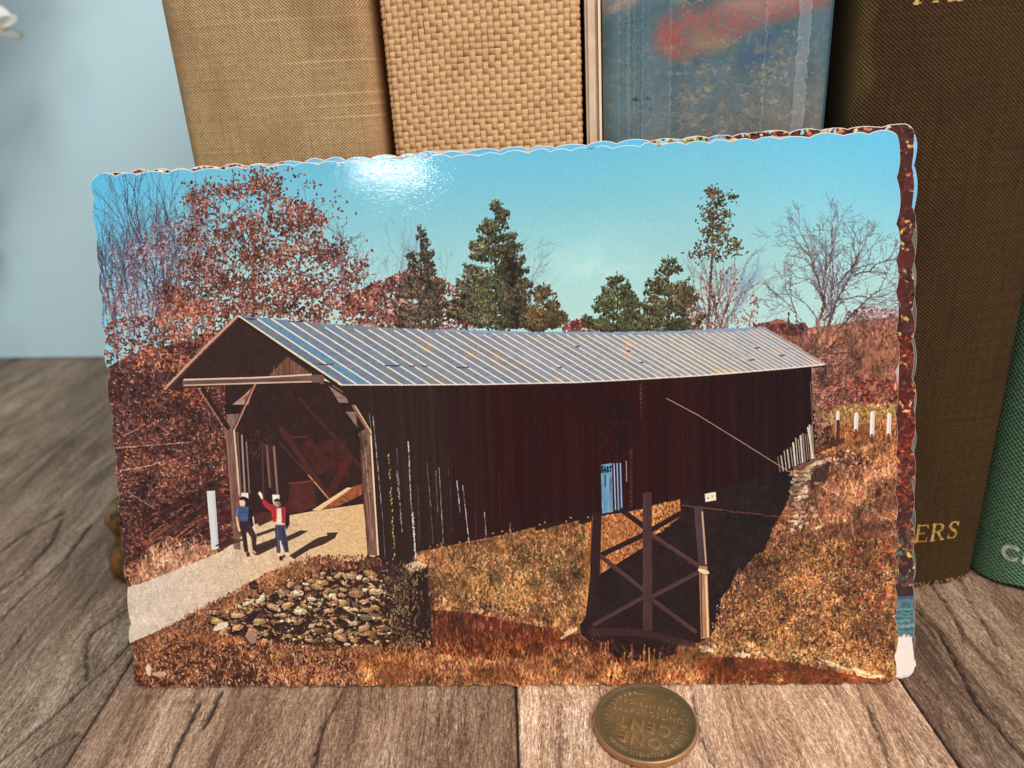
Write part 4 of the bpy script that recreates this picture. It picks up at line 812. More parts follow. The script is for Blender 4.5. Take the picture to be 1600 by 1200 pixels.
# ---------------------------------------------------------------- table of planks
SEAMS = [-.567, -.488, -.409, -.330, -.248, -.168, -.087, -.003, .0722, .151, .230, .309, .388]
CRACKS = [[(-.0963, .1516), (-.1009, .1442), (-.1003, .1407), (-.0973, .1342), (-.0941, .1282)], [(-.0895, .1420), (-.0911, .1329), (-.0929, .128), (-.0946, .1228), (-.0963, .118), (-.0979, .1147), (-.1002, .1082), (-.104, .098)],
          [(-.0882, .1139), (-.0918, .1112), (-.094, .1073)], [(-.0637, .1231), (-.0637, .1174), (-.0638, .113)], [(-.0669, .1198), (-.0671, .1139), (-.0673, .1083), (-.0669, .1039)],
          [(-.152, .170), (-.1455, .1823), (-.1431, .1936), (-.1382, .202)], [(-.1342, .1637), (-.1323, .1698), (-.1327, .1841), (-.1367, .1982)], [(-.1265, .1512), (-.1261, .1611), (-.1243, .176), (-.126, .1944)], [(.0633, .1134), (.0626, .1065), (.0605, .0946)], [(.102, .150), (.0989, .1381), (.0958, .1217)], [(.0318, .117), (.0305, .105), (.031, .094)], [(-.0385, .1205), (-.0402, .110), (-.0398, .096)], [(.0855, .142), (.0868, .127), (.083, .108), (.0838, .094)], [(.0935, .146), (.0930, .135), (.0905, .124)], [(-.1180, .150), (-.1165, .137), (-.1185, .122)]]
TINT = {4: (.86, .86, .80), 5: (.79, .78, .73), 6: (1.32, 1.24, 1.17), 7: (2.0, 1.88, 1.8), 8: (1.04, .96, .90)}
WIDTH = [.00036, .0004, .00026, .00034, .00034, .00045, .00045, .0005, .00022, .00022, .00022, .00018, .00024, .0002, .00018]
YAW_WALL = math.radians(-8.646)
def wall_y(x): return .36446+(x+.25723)*math.tan(YAW_WALL)
def build_table():
    wood = mat_wood()
    table = tag(empty('tabletop'), kind='structure')
    r2 = np.random.default_rng(3)
    for k, (xa, xb) in enumerate(zip(SEAMS[:-1], SEAMS[1:])):
        fine = -.26 < xa < .12
        dx, dy = (.00042, .0013) if fine else (.004, .012)
        ya, yb = .03, .47
        nx, ny = int((xb-xa)/dx)+1, int((yb-ya)/dy)+1
        x = np.linspace(xa+.00006, xb-.00006, nx); y = np.linspace(ya, yb, ny); X, Y = np.meshgrid(x, y)
        edge = np.minimum(X-x[0], x[-1]-X)
        Z = -np.clip(1-edge/.0005, 0, 1)**2*.0007
        ck = np.clip(1-edge/.0005, 0, 1)*.8
        if fine:
            global rng; keep = rng; rng = r2
            Z += fnoise(ny, nx, (18, 4))*.00005 + fnoise(ny, nx, (60, 22))*.00006 - .00012
            for c, wd in zip(CRACKS, WIDTH):
                c = np.array(c)
                if c[:, 0].max() < xa-.002 or c[:, 0].min() > xb+.002: continue
                t = np.r_[0, np.cumsum(np.hypot(*np.diff(c, axis=0).T))]; n = 60
                px = np.interp(np.linspace(0, t[-1], n), t, c[:, 0])+r2.normal(0, .00016, n); py = np.interp(np.linspace(0, t[-1], n), t, c[:, 1])
                d = np.full(X.shape, 9.0)
                for i in range(n-1):
                    ax, ay, bx, by = px[i], py[i], px[i+1], py[i+1]
                    m = (np.abs(X-ax) < .004) & (np.abs(Y-ay) < .008)
                    L2 = (bx-ax)**2+(by-ay)**2+1e-12
                    tt = np.clip(((X[m]-ax)*(bx-ax)+(Y[m]-ay)*(by-ay))/L2, 0, 1)
                    d[m] = np.minimum(d[m], np.hypot(X[m]-ax-tt*(bx-ax), Y[m]-ay-tt*(by-ay)))
                wv = wd*(1.05+.4*np.clip(fnoise(ny, nx, (20, 400)), -.6, .8))
                q = np.clip(1.5-d/wv, 0, 1); Z -= q*.0007; ck = np.maximum(ck, q*.95)
            rng = keep
        # closed plank: skirt down round the top
        Xp = np.pad(X, 1, mode='edge'); Yp = np.pad(Y, 1, mode='edge'); Zp = np.pad(Z, 1, mode='edge'); cp = np.pad(ck, 1, mode='edge')
        Zp[0] = Zp[-1] = -.012; Zp[:, 0] = Zp[:, -1] = -.012
        o = link('plank', grid_mesh('plank', Xp, Yp, Zp, attrs={'crack': cp}), wood, table, True); t = TINT.get(k, (.92, .9, .88)); o.color = (*t, 1)
    bm = bmesh.new(); box(bm, -.566, .387, .032, .468, -.03, -.0125)
    link('underlay', bm_mesh('underlay', bm), mat_plain('dark_underlay', lin(40, 32, 30), .9), table)
build_table()

# ---------------------------------------------------------------- wall behind
def build_wall():
    n = N('pale_blue_paint'); p = n.obj()
    col = n.mix(n.ramp(n.noise(p, 9, 3), (.35, 0.0), (.7, 1.0)), lin(204, 238, 251), lin(209, 241, 252))
    m = n.done(col, .7, n.bump(n.noise(p, 500, 3), .12, .0003), .25)
    bm = bmesh.new(); box(bm, -.9, .9, 0, .02, .0006, .9)
    o = link('wall', bm_mesh('wall', bm), m); o.location = (-.05, wall_y(-.05), 0); o.rotation_euler = (0, 0, YAW_WALL); tag(o, kind='structure')
build_wall()

# ---------------------------------------------------------------- books
ROW = -math.atan(.075)
def row_y(x): return .1525-.075*x
def spine_profile(w, bulge, r, depth, n=48):
    """outer outline of a bound book seen from above: back of the left board, round the spine, to the back of the right board.
    returns points and arc length measured from the middle of the spine"""
    t = np.linspace(-1, 1, n*2+1)
    h = w/2
    xs = h*np.sign(t)*(1-(1-np.abs(t))**1.0)
    ys = bulge*t**2
    # rounded shoulder
    e = np.clip((np.abs(xs)-(h-r))/r, 0, 1); ys = ys + r*(1-np.sqrt(np.clip(1-e**2, 0, 1)))
    k = np.linspace(0, 1, 16)[1:]
    L = np.c_[np.full(15, -h), ys[0]+(depth-ys[0])*k][::-1]; Rr = np.c_[np.full(15, h), ys[-1]+(depth-ys[-1])*k]
    P = np.r_[L, np.c_[xs, ys], Rr]
    s = np.r_[0, np.cumsum(np.hypot(*np.diff(P, axis=0).T))]; s -= s[len(s)//2]
    return P, s
def spine_at(w, bulge, r, u):
    h = w/2; x = np.clip(u, -h, h); t = x/h; e = np.clip((np.abs(x)-(h-r))/r, 0, 1)
    return x, bulge*t**2+r*(1-np.sqrt(np.clip(1-e**2, 0, 1)))
def shell(P, s, z0, z1, nz, thick, disp=None, curve=None):
    """solid cover: outer sheet (UV in metres) with an inner sheet, closed at top, bottom and fore edges"""
    z = np.linspace(z0, z1, nz); d = np.gradient(P, axis=0); nrm = np.c_[d[:, 1], -d[:, 0]]; nrm /= np.linalg.norm(nrm, axis=1)[:, None]
    nrm = -nrm if nrm[len(nrm)//2, 1] > 0 else nrm          # outwards: -y at the spine
    U, V = np.meshgrid(s, z); off = disp(U, V) if disp is not None else np.zeros(U.shape)
    X = P[:, 0][None]+nrm[:, 0][None]*off; Y = P[:, 1][None]+nrm[:, 1][None]*off; Z = V.copy()
    if curve is not None: Z, Y = curve(X, Y, Z)
    h = P[:, 0].max(); Xi = np.clip(P[:, 0]-nrm[:, 0]*thick, -h+thick, h-thick)[None].repeat(2, 0)
    Yi = np.where(np.abs(P[:, 1]-P[:, 1].max()) < 1e-9, P[:, 1], P[:, 1]-nrm[:, 1]*thick)[None].repeat(2, 0)
    Zi = np.array([[z1], [z0]]).repeat(len(s), 1)
    Xa = np.r_[X, Xi, X[:1]]; Ya = np.r_[Y, Yi, Y[:1]]; Za = np.r_[Z, Zi, Z[:1]]
    Ua = np.r_[U, U[:2], U[:1]]; Va = np.r_[V, Zi, V[:1]]
    return grid_mesh('cover', Xa, Ya, Za, (Ua, Va))
PAGES = None
def page_mat():
    n = N('aged_paper_edges'); p = n.obj(); st = n.noise(n.vmul(p, (2600, 3, 3)), 1.0, 2)
    return n.done(n.mix(st, lin(150, 126, 92), lin(220, 202, 168)), .85, n.bump(st, .4, .0003), .1)
def book(x0, x1, H, D, bulge, r, mat, label, off=0.0, disp=None, nz=40, nsp=48, curve=None, thick=.0024, smooth=True):
    global PAGES
    PAGES = PAGES or page_mat()
    xc = (x0+x1)/2; w = (x1-x0)/math.cos(ROW)
    root = tag(empty('book', (xc, row_y(xc)+off, 0), ROW), label, 'book', 'old books standing in a row')
    P, s = spine_profile(w, bulge, r, D, nsp)
    me = shell(P, s, .0004, H, nz, thick, disp, curve)
    c = link('cover', me, mat, root, smooth)
    bm = bmesh.new(); box(bm, -w/2+thick+.0006, w/2-thick-.0006, bulge+r+thick+.003, D-.004, .004, H-.004)
    link('page_block', bm_mesh('page_block', bm), PAGES, root)
    root['w'] = w
    return root, w
def text_mesh(body, size, extr, bevel=0.0, spacing=1.0, align='CENTER', offset=0.0, res=4):
    cu = bpy.data.curves.new('lettering', 'FONT'); cu.body = body; cu.size = size; cu.extrude = extr; cu.bevel_depth = bevel; cu.space_character = spacing
    cu.align_x = align; cu.align_y = 'BOTTOM_BASELINE'; cu.offset = offset; cu.resolution_u = res
    o = bpy.data.objects.new('lettering', cu); C.objects.link(o); dg = bpy.context.evaluated_depsgraph_get()
    me = bpy.data.meshes.new_from_object(o.evaluated_get(dg)); bpy.data.objects.remove(o); bpy.data.curves.remove(cu); me.materials.clear(); return me
def verts(me):
    a = np.empty(len(me.vertices)*3, np.float32); me.vertices.foreach_get('co', a); return a.reshape(-1, 3)
def set_verts(me, a): me.vertices.foreach_set('co', np.asarray(a, np.float32).ravel()); me.update()

# -- olive-tan linen book
m_olive = mat_cloth('olive_tan_linen', lin(112, 84, 52), lin(232, 198, 148), .00034, .00031, stain=lin(130, 96, 66), slub=lin(228, 198, 148), edge=(lin(190, 124, 70), .013, .024, 1), contrast=.7, var=.75)
b1, w1 = book(-.0624, -.0221, .205, .128, .0016, .0035, m_olive, 'faded olive-tan linen book standing at the left end of the row', nz=30)
# -- straw-coloured basket-weave book: the strands are real relief
PU, PV = .00117, .00110
def weave_h(U, V):
    uu, vv = U/PU, V/PV
    vv = vv+.10*np.sin(U*260)+uu*-.03
    uu = uu+.12*np.sin(V*190)
    iu, iv = np.floor(uu), np.floor(vv); fu, fv = uu-iu, vv-iv
    par = ((iu+iv) % 2) < .5
    rnd = np.sin(iu*127.1+iv*311.7)*43758.5; rnd -= np.floor(rnd)
    warp = np.clip(np.sin(np.pi*fu), 0, 1)**.42*np.clip(np.sin(np.pi*(fv*.86+.07)), 0, 1)**.4
    weft = np.clip(np.sin(np.pi*fv), 0, 1)**.32*np.clip(np.sin(np.pi*(fu*.8+.1)), 0, 1)**.3
    str_v = .10*np.abs(np.sin(np.pi*fu*3)); str_h = .10*np.abs(np.sin(np.pi*fv*3))
    # bundles that pass over spread a little beyond their cell
    return np.where(par, warp*(1.0+.15*rnd)-.1+str_v, weft*(.62+.15*rnd)-.1+str_h), par, rnd
def straw_mat():
    n = N('straw_basket_weave'); h = n.attr('relief'); t = n.attr('tone'); uv = n.uv()
    col = n.ramp(h, (.12, lin(96, 64, 42)), (.34, lin(184, 142, 98)), (.7, lin(234, 196, 148)))
    over = n.attr('over'); col = n.mix(n.math('MULTIPLY', over, n.math('MULTIPLY_ADD', t, .45, .55)), col, n.mix(1.0, col, lin(218, 192, 168), 'MULTIPLY'))
    us = n.sep(uv); vt = n.math('MULTIPLY', us[0], math.pi*3/PU); ht = n.math('MULTIPLY', us[1], math.pi*3/PV)
    thr = n.math('ADD', n.math('MULTIPLY', n.math('ABSOLUTE', n.math('SINE', vt)), over), n.math('MULTIPLY', n.math('ABSOLUTE', n.math('SINE', ht)), n.math('SUBTRACT', 1.0, over)))
    col = n.mix(n.math('MULTIPLY', n.math('SUBTRACT', 1.0, thr), .45), col, lin(150, 104, 64))
    k = n.noise(n.vmul(uv, (70, 40, 1)), 1.0, 3); col = n.mix(n.math('MULTIPLY', n.ramp(k, (.50, 0.0), (.74, 1.0)), n.math('MULTIPLY', t, .6)), col, lin(140, 92, 58))
    fib = n.noise(n.vmul(uv, (3000, 3000, 1)), 1.0, 2)
    return n.done(col, .7, n.bump(fib, .25, .0002), .3)
def build_straw():
    x0, x1, H, D, bulge, r = -.0200, .0163, .205, .128, .0010, .0012
    root, w = book(x0, x1, H, D, bulge, r, straw_mat(), 'straw-coloured basket-weave book between the olive book and the blue book', disp=None, nz=4, nsp=30)
    root.children[0].data = bpy.data.meshes.new('tmp')
    cov = [o for o in root.children if o.name.startswith('cover')][0]
    P, s = spine_profile(w, bulge, r, D, 170)
    z = np.linspace(.0004, H, 1100)
    d = np.gradient(P, axis=0); nrm = np.c_[d[:, 1], -d[:, 0]]; nrm /= np.linalg.norm(nrm, axis=1)[:, None]
    U, V = np.meshgrid(s, z); hgt, par, rnd = weave_h(U, V); amp = .00042
    nrm = -nrm if nrm[len(nrm)//2, 1] > 0 else nrm
    X = P[:, 0][None]+nrm[:, 0][None]*hgt*amp; Y = P[:, 1][None]+nrm[:, 1][None]*hgt*amp
    h = w/2; th = .0024
    Xi = np.clip(P[:, 0]-nrm[:, 0]*th, -h+th, h-th)[None].repeat(2, 0); Yi = np.where(np.abs(P[:, 1]-D) < 1e-9, P[:, 1], P[:, 1]-nrm[:, 1]*th)[None].repeat(2, 0); Zi = np.array([[H], [.0004]]).repeat(len(s), 1)
    cat = lambda a, b: np.r_[a, b, a[:1]]
    me = grid_mesh('cover', cat(X, Xi), cat(Y, Yi), cat(V, Zi), (cat(U, U[:2]), cat(V, Zi)), {'relief': cat(np.clip(hgt+.1, 0, 1), hgt[:2]*0+.5), 'tone': cat(rnd, rnd[:2]), 'over': cat(par.astype(float), rnd[:2]*0)})
    cov.data = me; me.materials.append(straw_mat()); me.polygons.foreach_set('use_smooth', np.ones(len(me.polygons), bool))
build_straw()
# -- worn blue picture-spine book
def paint_spine():
    w, h = 44.0, 205.0; cv = Canvas(w, h, 9.0); a = cv.a; R = rng
    a[:] = (106, 128, 136)
    yv = np.linspace(h, 0, cv.h)[:, None, None]; g = np.clip((yv-96)/34, 0, 1)
    xv = np.linspace(0, 1, cv.w)[None, :, None]
    a += (np.array([82, 120, 136])-a)*g*.9; a += (np.array([146, 132, 122])-a)*np.clip((116-yv)/16, 0, 1)*np.clip(xv*1.3, 0, 1)*.8
    a += np.array([40, 26, 10])*np.clip(1-xv/.2, 0, 1)*.25
    a += fnoise(cv.h, cv.w, (40, 26))[..., None]*9+fnoise(cv.h, cv.w, (7, 7))[..., None]*6
    # red cloud forms
    def blob(pts, col, al):
        m = cv.mask(pts); k = np.ones(23); k /= k.sum()
        for ax in (0, 1): m = np.apply_along_axis(lambda r: np.convolve(r, k, 'same'), ax, m)
        ns = np.clip(.85+.4*fnoise(cv.h, cv.w, (9, 9)), 0, 1)
        a[:] += (m*al*ns)[..., None]*(np.array(col, float)-a)
    blob([(9.4, 118), (10, 121.3), (13, 123), (19, 123.6), (26, 124.6), (33, 125.6), (36, 128), (40, 132), (40, 122.5), (34, 120.5), (29, 120), (24, 117.5), (20, 116), (14, 115), (11, 115.5)], (176, 108, 100), .92)
    blob([(10, 117), (11, 120.6), (14, 121.6), (14, 116.6), (18, 115.6), (13, 115)], (182, 90, 80), .75)
    blob([(20, 124), (30, 125), (38, 127), (38, 124), (30, 121.6), (22, 122)], (196, 150, 134), .8)
    blob([(15.4, 116.6), (18, 119.6), (24, 117.4), (23, 116.2), (17, 115.8)], (164, 142, 118), .95)
    blob([(0, 123.4), (4, 123.2), (7, 124.6), (9, 127), (0, 128)], (212, 168, 150), .95)
    blob([(37.4, 122.6), (42, 122.4), (42, 128), (37.4, 128)], (160, 112, 112), .9)
    blob([(24, 112), (30, 113), (33, 117.6), (30, 118.6), (25, 116)], (74, 100, 136), .7)
    blob([(6, 125.5), (22, 126), (33, 130), (6, 130)], (150, 152, 136), .8)
    blob([(13, 125.2), (19, 126), (22, 124.6), (17, 123.6)], (92, 92, 98), .7)
    # worn patches and flakes
    for (x, y, rx, ry, n) in ((18, 113, 5, 1, 26), (16, 108.4, 2.6, 2, 40), (16, 104.6, 3, 1.6, 26), (30, 111.6, 3, 3, 40), (30, 106, 6, 3, 60), (20, 109.6, 3, .8, 12), (34, 114, 3, 4, 40), (36, 104, 5, 3, 46), (22, 103, 8, 2.4, 46), (24, 124.6, 8, 1, 30), (14, 124.4, 4, .8, 20), (21, 117, 3, 1, 20)):
        cv.dabs(x+R.normal(0, rx*.5, n), y+R.normal(0, ry*.5, n), R.uniform(.3, 1.5, n), R.uniform(.2, .6, n), R.normal(0, .5, n), pal(n, (170, 150, 122), (156, 146, 130), (186, 172, 150), jit=10), R.uniform(.2, .7, n))
    mt = np.clip(fnoise(cv.h, cv.w, (12, 14))+fnoise(cv.h, cv.w, (4, 5))*.7-.25, 0, 1)*np.clip((123-yv[..., 0])/6, 0, 1); a += (mt*.5)[..., None]*(np.array([168, 152, 128])-a)
    n = 700; cv.dabs(R.uniform(0, 42, n), R.uniform(98, 130, n), R.uniform(.2, .8, n), R.uniform(.12, .3, n), R.uniform(0, 3, n), pal(n, (176, 168, 156), (70, 92, 110), (196, 186, 176), jit=10), R.uniform(.15, .6, n))
    cv.dabs([6.2, 8.4, 5, 9], [108.4, 108.6, 121.6, 106.4], [1.6, .9, 1.8, .7], [.5, .5, .3, .3], [.1, 0, .1, 0], pal(4, (50, 60, 70)), .85)
    for i in range(40): x, y = R.uniform(1, 36), R.uniform(100, 126); cv.line([(x, y), (x+R.uniform(1, 5), y-R.uniform(.4, 3))], .12, (190, 190, 186), R.uniform(.15, .5))
    for i in range(24): x = R.uniform(3, 9); cv.line([(x+R.normal(0, .1), 98), (x, 126)], .3, (70, 112, 132) if i % 2 else (140, 160, 158), .22)
    a *= .86
    # old tape strips: paler film with edges
    for xa, xb in ((7.6, 12.6), (35.4, 37.4)):
        m = cv.mask([(xa, 90), (xb, 90), (xb, 205), (xa, 205)])[..., None]; a += m*(np.array([176, 178, 186])-a)*(.07 if xa < 20 else .34)
    for x, al in ((7.5, .3), (12.6, .3), (29.6, .35), (35.4, .3), (37.4, .4)): cv.line([(x, 90), (x+.05, 205)], .16, (196, 196, 196), al)
    a += (np.array([28, 44, 58])-a)*np.clip((xv-.9)/.1, 0, 1)*.55
    warp(cv, 2.2, 5); cv.a += .5*(cv.a-blur(cv.a, 5)); a = cv.a
    a += rng.normal(0, 1, (cv.h, cv.w, 1))*4; np.clip(a, 0, 255, out=a); return cv
def build_blue():
    x0, x1, H, D = .0176, .0624, .205, .128
    m = mat_plain('worn_blue_paper', lin(66, 88, 100), .6, .3, (lin(40, 56, 68), 60, .6))
    root, w = book(x0+.0026, x1, H, D, .0006, .0028, m, 'worn blue and red picture-spine book mended with clear tape', nz=20)
    cv = paint_spine(); pm = mat_print('picture_spine', cv, .42, .16)
    h = w/2; u = np.linspace(-h+.0003, h-.0012, 60); x, y = spine_at(w, .0006, .0028, u); z = np.linspace(.001, H-.0005, 12)
    X = x[None].repeat(12, 0); Y = (y-.0002)[None].repeat(12, 0); Z = z[:, None].repeat(60, 1)
    link('printed_spine', grid_mesh('printed_spine', X, Y, Z, ((u[None]+h).repeat(12, 0)/.044, Z/.205)), pm, root, True)
    # bare board standing proud on the left with its pale edge
    bm = bmesh.new(); box(bm, -h-.0029, -h-.0006, .0004, D, .0006, H)
    bmesh.ops.bevel(bm, geom=[e for e in bm.edges if abs(e.verts[0].co.z-e.verts[1].co.z) > .1], offset=.0005, segments=3, affect='EDGES')
    link('board', bm_mesh('board', bm), mat_plain('bare_grey_board', lin(226, 198, 172), .8, .2, (lin(200, 170, 144), 300, .7)), root)
    bm = bmesh.new(); box(bm, -h-.00055, -h-.0001, -.0001, .004, .0006, H)
    link('board_edge', bm_mesh('board_edge', bm), mat_plain('pale_paper_edge', lin(244, 222, 190), .8, .2), root)
build_blue()
# -- dark brown cloth book with gilt lettering
m_brown = mat_cloth('dark_brown_cloth', lin(22, 14, 5), lin(94, 66, 34), .00040, .00036, stain=lin(48, 32, 16), edge=(lin(136, 116, 74), .0164, .0192, -1), contrast=.62, var=.85)
b4, w4 = book(.0652, .1042, .205, .128, .0040, .0030, m_brown, 'dark brown cloth book with gilt lettering behind the cards', off=-.004, nz=30,
              curve=lambda X, Y, Z: (np.where(Z < .004, Z+.0006*np.sin(X*900)*(1-Z/.004), Z), Y))
def gilt_mat():
    n = N('gilt_lettering'); k = n.noise(n.obj(), 900, 3); return n.done(n.mix(n.ramp(k, (.4, 0.0), (.6, 1.0)), lin(176, 128, 58), lin(238, 196, 122)), .38, n.bump(k, .3, .0002), .5, .35)
GILT = gilt_mat()
def serif_word(glyphs, size, gap):
    """capitals with slab serifs; each glyph is strokes (x0,y0,x1,y1,width) in em units"""
    G = {'E': (.62, [(.1, 0, .1, 1, .13), (.02, .03, .60, .03, .06), (.02, .97, .58, .97, .06), (.1, .5, .42, .5, .06), (.57, .03, .60, .22, .05), (.55, .97, .58, .80, .05)]),
         'R': (.72, [(.12, 0, .12, 1, .13), (.02, .03, .25, .03, .06), (.02, .97, .42, .97, .06), (.12, .52, .42, .52, .06), (.42, .97, .58, .86, .1), (.58, .86, .58, .64, .13), (.58, .64, .42, .52, .1), (.36, .52, .62, .03, .12), (.56, .03, .74, .03, .06)]),
         'S': (.6, [(.52, .80, .40, .96, .07), (.40, .96, .2, .96, .07), (.2, .96, .08, .76, .11), (.08, .76, .2, .58, .12), (.2, .58, .42, .44, .13), (.42, .44, .53, .24, .12), (.53, .24, .40, .04, .11), (.40, .04, .2, .04, .07), (.2, .04, .07, .22, .07), (.07, .30, .07, .03, .05), (.53, .97, .53, .72, .05)]),
         'P': (.64, [(.12, 0, .12, 1, .15), (0, .03, .29, .03, .06), (.02, .97, .42, .97, .06), (.12, .46, .42, .46, .06), (.42, .97, .57, .86, .1), (.57, .86, .57, .58, .13), (.57, .58, .42, .46, .1)]),
         'A': (.78, [(.08, .02, .38, 1, .06), (.40, 1, .68, .02, .14), (.17, .34, .58, .34, .05), (0, .03, .19, .03, .06), (.54, .03, .80, .03, .06)]),
         'K': (.76, [(.12, 0, .12, 1, .14), (0, .03, .26, .03, .06), (.02, .97, .24, .97, .06), (.16, .42, .6, .98, .06), (.3, .56, .64, .02, .14), (.5, .97, .7, .97, .06), (.5, .03, .78, .03, .06)])}
    bm = bmesh.new(); x = 0.0; k = 0
    for g in glyphs:
        w, st = G[g]
        for (xa, ya, xb, yb, t) in st:
            a, b = Vector((x+xa*size, ya*size)), Vector((x+xb*size, yb*size)); d = (b-a); L = d.length; d /= L; nn = Vector((-d.y, d.x))*t*size/2; e = d*t*size*.22
            k += 1; zt = .00007+.0000045*(k % 9)
            seg = max(1, int(L/.0012)); prev = None
            for q in range(seg+1):
                c = (a-e)+((b+e)-(a-e))*q/seg
                ring = [bm.verts.new((c.x+nn.x, c.y+nn.y, 0)), bm.verts.new((c.x+nn.x, c.y+nn.y, zt)), bm.verts.new((c.x-nn.x, c.y-nn.y, zt)), bm.verts.new((c.x-nn.x, c.y-nn.y, 0))]
                if prev:
                    for i in range(4): bm.faces.new((prev[i], prev[(i+1) % 4], ring[(i+1) % 4], ring[i]))
                else: bm.faces.new(ring)
                prev = ring
            bm.faces.new(prev[::-1])
        x += w*size+gap
    return bm_mesh('lettering', bm), x-gap
def on_spine(me, root, w, bulge, r, u0, z0, tilt=0.0):
    """wrap flat lettering (x right, y up, z out) onto a book's spine"""
    v = verts(me).astype(float); u = u0+v[:, 0]*math.cos(tilt)-v[:, 1]*math.sin(tilt); z = z0+v[:, 1]*math.cos(tilt)+v[:, 0]*math.sin(tilt)
    x, y = spine_at(w, bulge, r, u); set_verts(me, np.c_[x, y-.00002-v[:, 2], z])
me, L = serif_word('ERS', .0044, .0007); on_spine(me, b4, w4, .004, .003, .0974-L-.0846, .0122); link('lettering', me, GILT, b4)
me, L = serif_word('PARKS', .0043, .0003); on_spine(me, b4, w4, .004, .003, .0734-.0846, .1212); link('lettering', me, GILT, b4)
# -- green linen book
m_green = mat_cloth('green_linen', lin(12, 58, 36), lin(150, 200, 160), .00058, .00055, contrast=1.05, var=.5, bumpd=.0004)
xg0, xg1 = .1042, .1484
b5, w5 = book(xg0, xg1, .205, .128, .0030, .0100, m_green, 'green linen book with white lettering at the right edge', off=-.0077, nz=60,
              curve=lambda X, Y, Z: (Z+np.clip(1-Z/.006, 0, 1)*(.0006+.0004*np.sin(X*700)), Y))
me = text_mesh('CL', .0052, .00004, spacing=1.3, align='LEFT', offset=.00014); set_verts(me, verts(me)*np.array([.70, 1, 1])); on_spine(me, b5, w5, .0030, .0100, -.0193, .0072); link('lettering', me, mat_plain('white_lettering', lin(220, 216, 214), .6, .3), b5)
# frayed threads at the foot of the brown book
def frayed():
    bm = bmesh.new(); R = np.random.default_rng(8)
    for i in range(90):
        u = R.uniform(-w4/2+.001, w4/2); x, y = spine_at(w4, .004, .003, np.array([u])); p = Vector((x[0], y[0]-.0002, .0012))
        d = Vector((R.normal(0, .5), -R.uniform(.2, .9), -R.uniform(.1, .8))).normalized()*R.uniform(.0006, .0016); s_ = Vector((.00007, 0, 0)); q = p+d; q.z = max(q.z, .0002)
        vs = [bm.verts.new(c) for c in (p-s_, p+s_, q+s_*.5, q-s_*.5, p+Vector((0, .0001, .0001)))]
        for f in ((0, 1, 2, 3), (0, 3, 4), (1, 4, 2), (0, 4, 1), (2, 4, 3)): bm.faces.new([vs[j] for j in f])
    o = link('frayed_threads', bm_mesh('frayed_threads', bm), mat_plain('tan_thread', lin(160, 128, 84), .9, .1), b4); o['kind'] = 'stuff'
frayed()

# ---------------------------------------------------------------- postcards
CA = Vector((-.0823839, .12469545, 0)); CB = Vector((.07101212, .11312827, 0)); CT = Vector((-.08016235, .1541561, .10082805))
EU = (CB-CA).normalized(); EV = (CT-CA).normalized(); EN = EU.cross(EV).normalized()     # EN points towards the camera
def deckle(w, h, seed, pt=4.9, ps=7.0, amp=.62, rad=2.1):
    """closed outline of a deckle-edged card in mm: scallops with small cusps, rounded corners"""
    R = np.random.default_rng(seed); out = []
    def side(L, pitch):
        cut = [0.0]
        while cut[-1] < L-pitch*.8: cut.append(cut[-1]+pitch*R.uniform(.68, 1.3))
        cut = np.array(cut)*L/cut[-1]; q = []
        for a, b in zip(cut[:-1], cut[1:]):
            am = amp*R.uniform(.6, 1.25); sk = R.uniform(.8, 1.25)
            for t in np.linspace(0, 1, 9)[:-1]: q.append((a+(b-a)*t, -amp*1.1+am*math.sin(math.pi*t**sk)**.8))
        return [(t, o+R.normal(0, .025)) for t, o in q if rad < t < L-rad]
    def corner(cx, cy, a0): return [(cx+rad*math.cos(a), cy+rad*math.sin(a)) for a in np.linspace(a0, a0+math.pi/2, 8)]
    i = .25
    out += [(t, -o*.999-i*0) for t, o in side(w, pt)]; out += corner(w-rad-i, rad+i, -math.pi/2)
    out += [(w+o, t) for t, o in side(h, ps)]; out += corner(w-rad-i, h-rad-i, 0)
    out += [(w-t, h+o) for t, o in side(w, pt)]; out += corner(rad+i, h-rad-i, math.pi/2)
    out += [(-o, h-t) for t, o in side(h, ps)]; out += corner(rad+i, rad+i, math.pi)
    return out
def inset(pts, d, top=None):
    p = np.array(pts); a = np.roll(p, 1, 0); b = np.roll(p, -1, 0); t = b-a; t /= np.linalg.norm(t, axis=1)[:, None]
    n = np.c_[-t[:, 1], t[:, 0]]; d = np.full(len(p), d)
    if top is not None: d = np.where(n[:, 1] < -.55, top, d)
    return p+n*d[:, None]
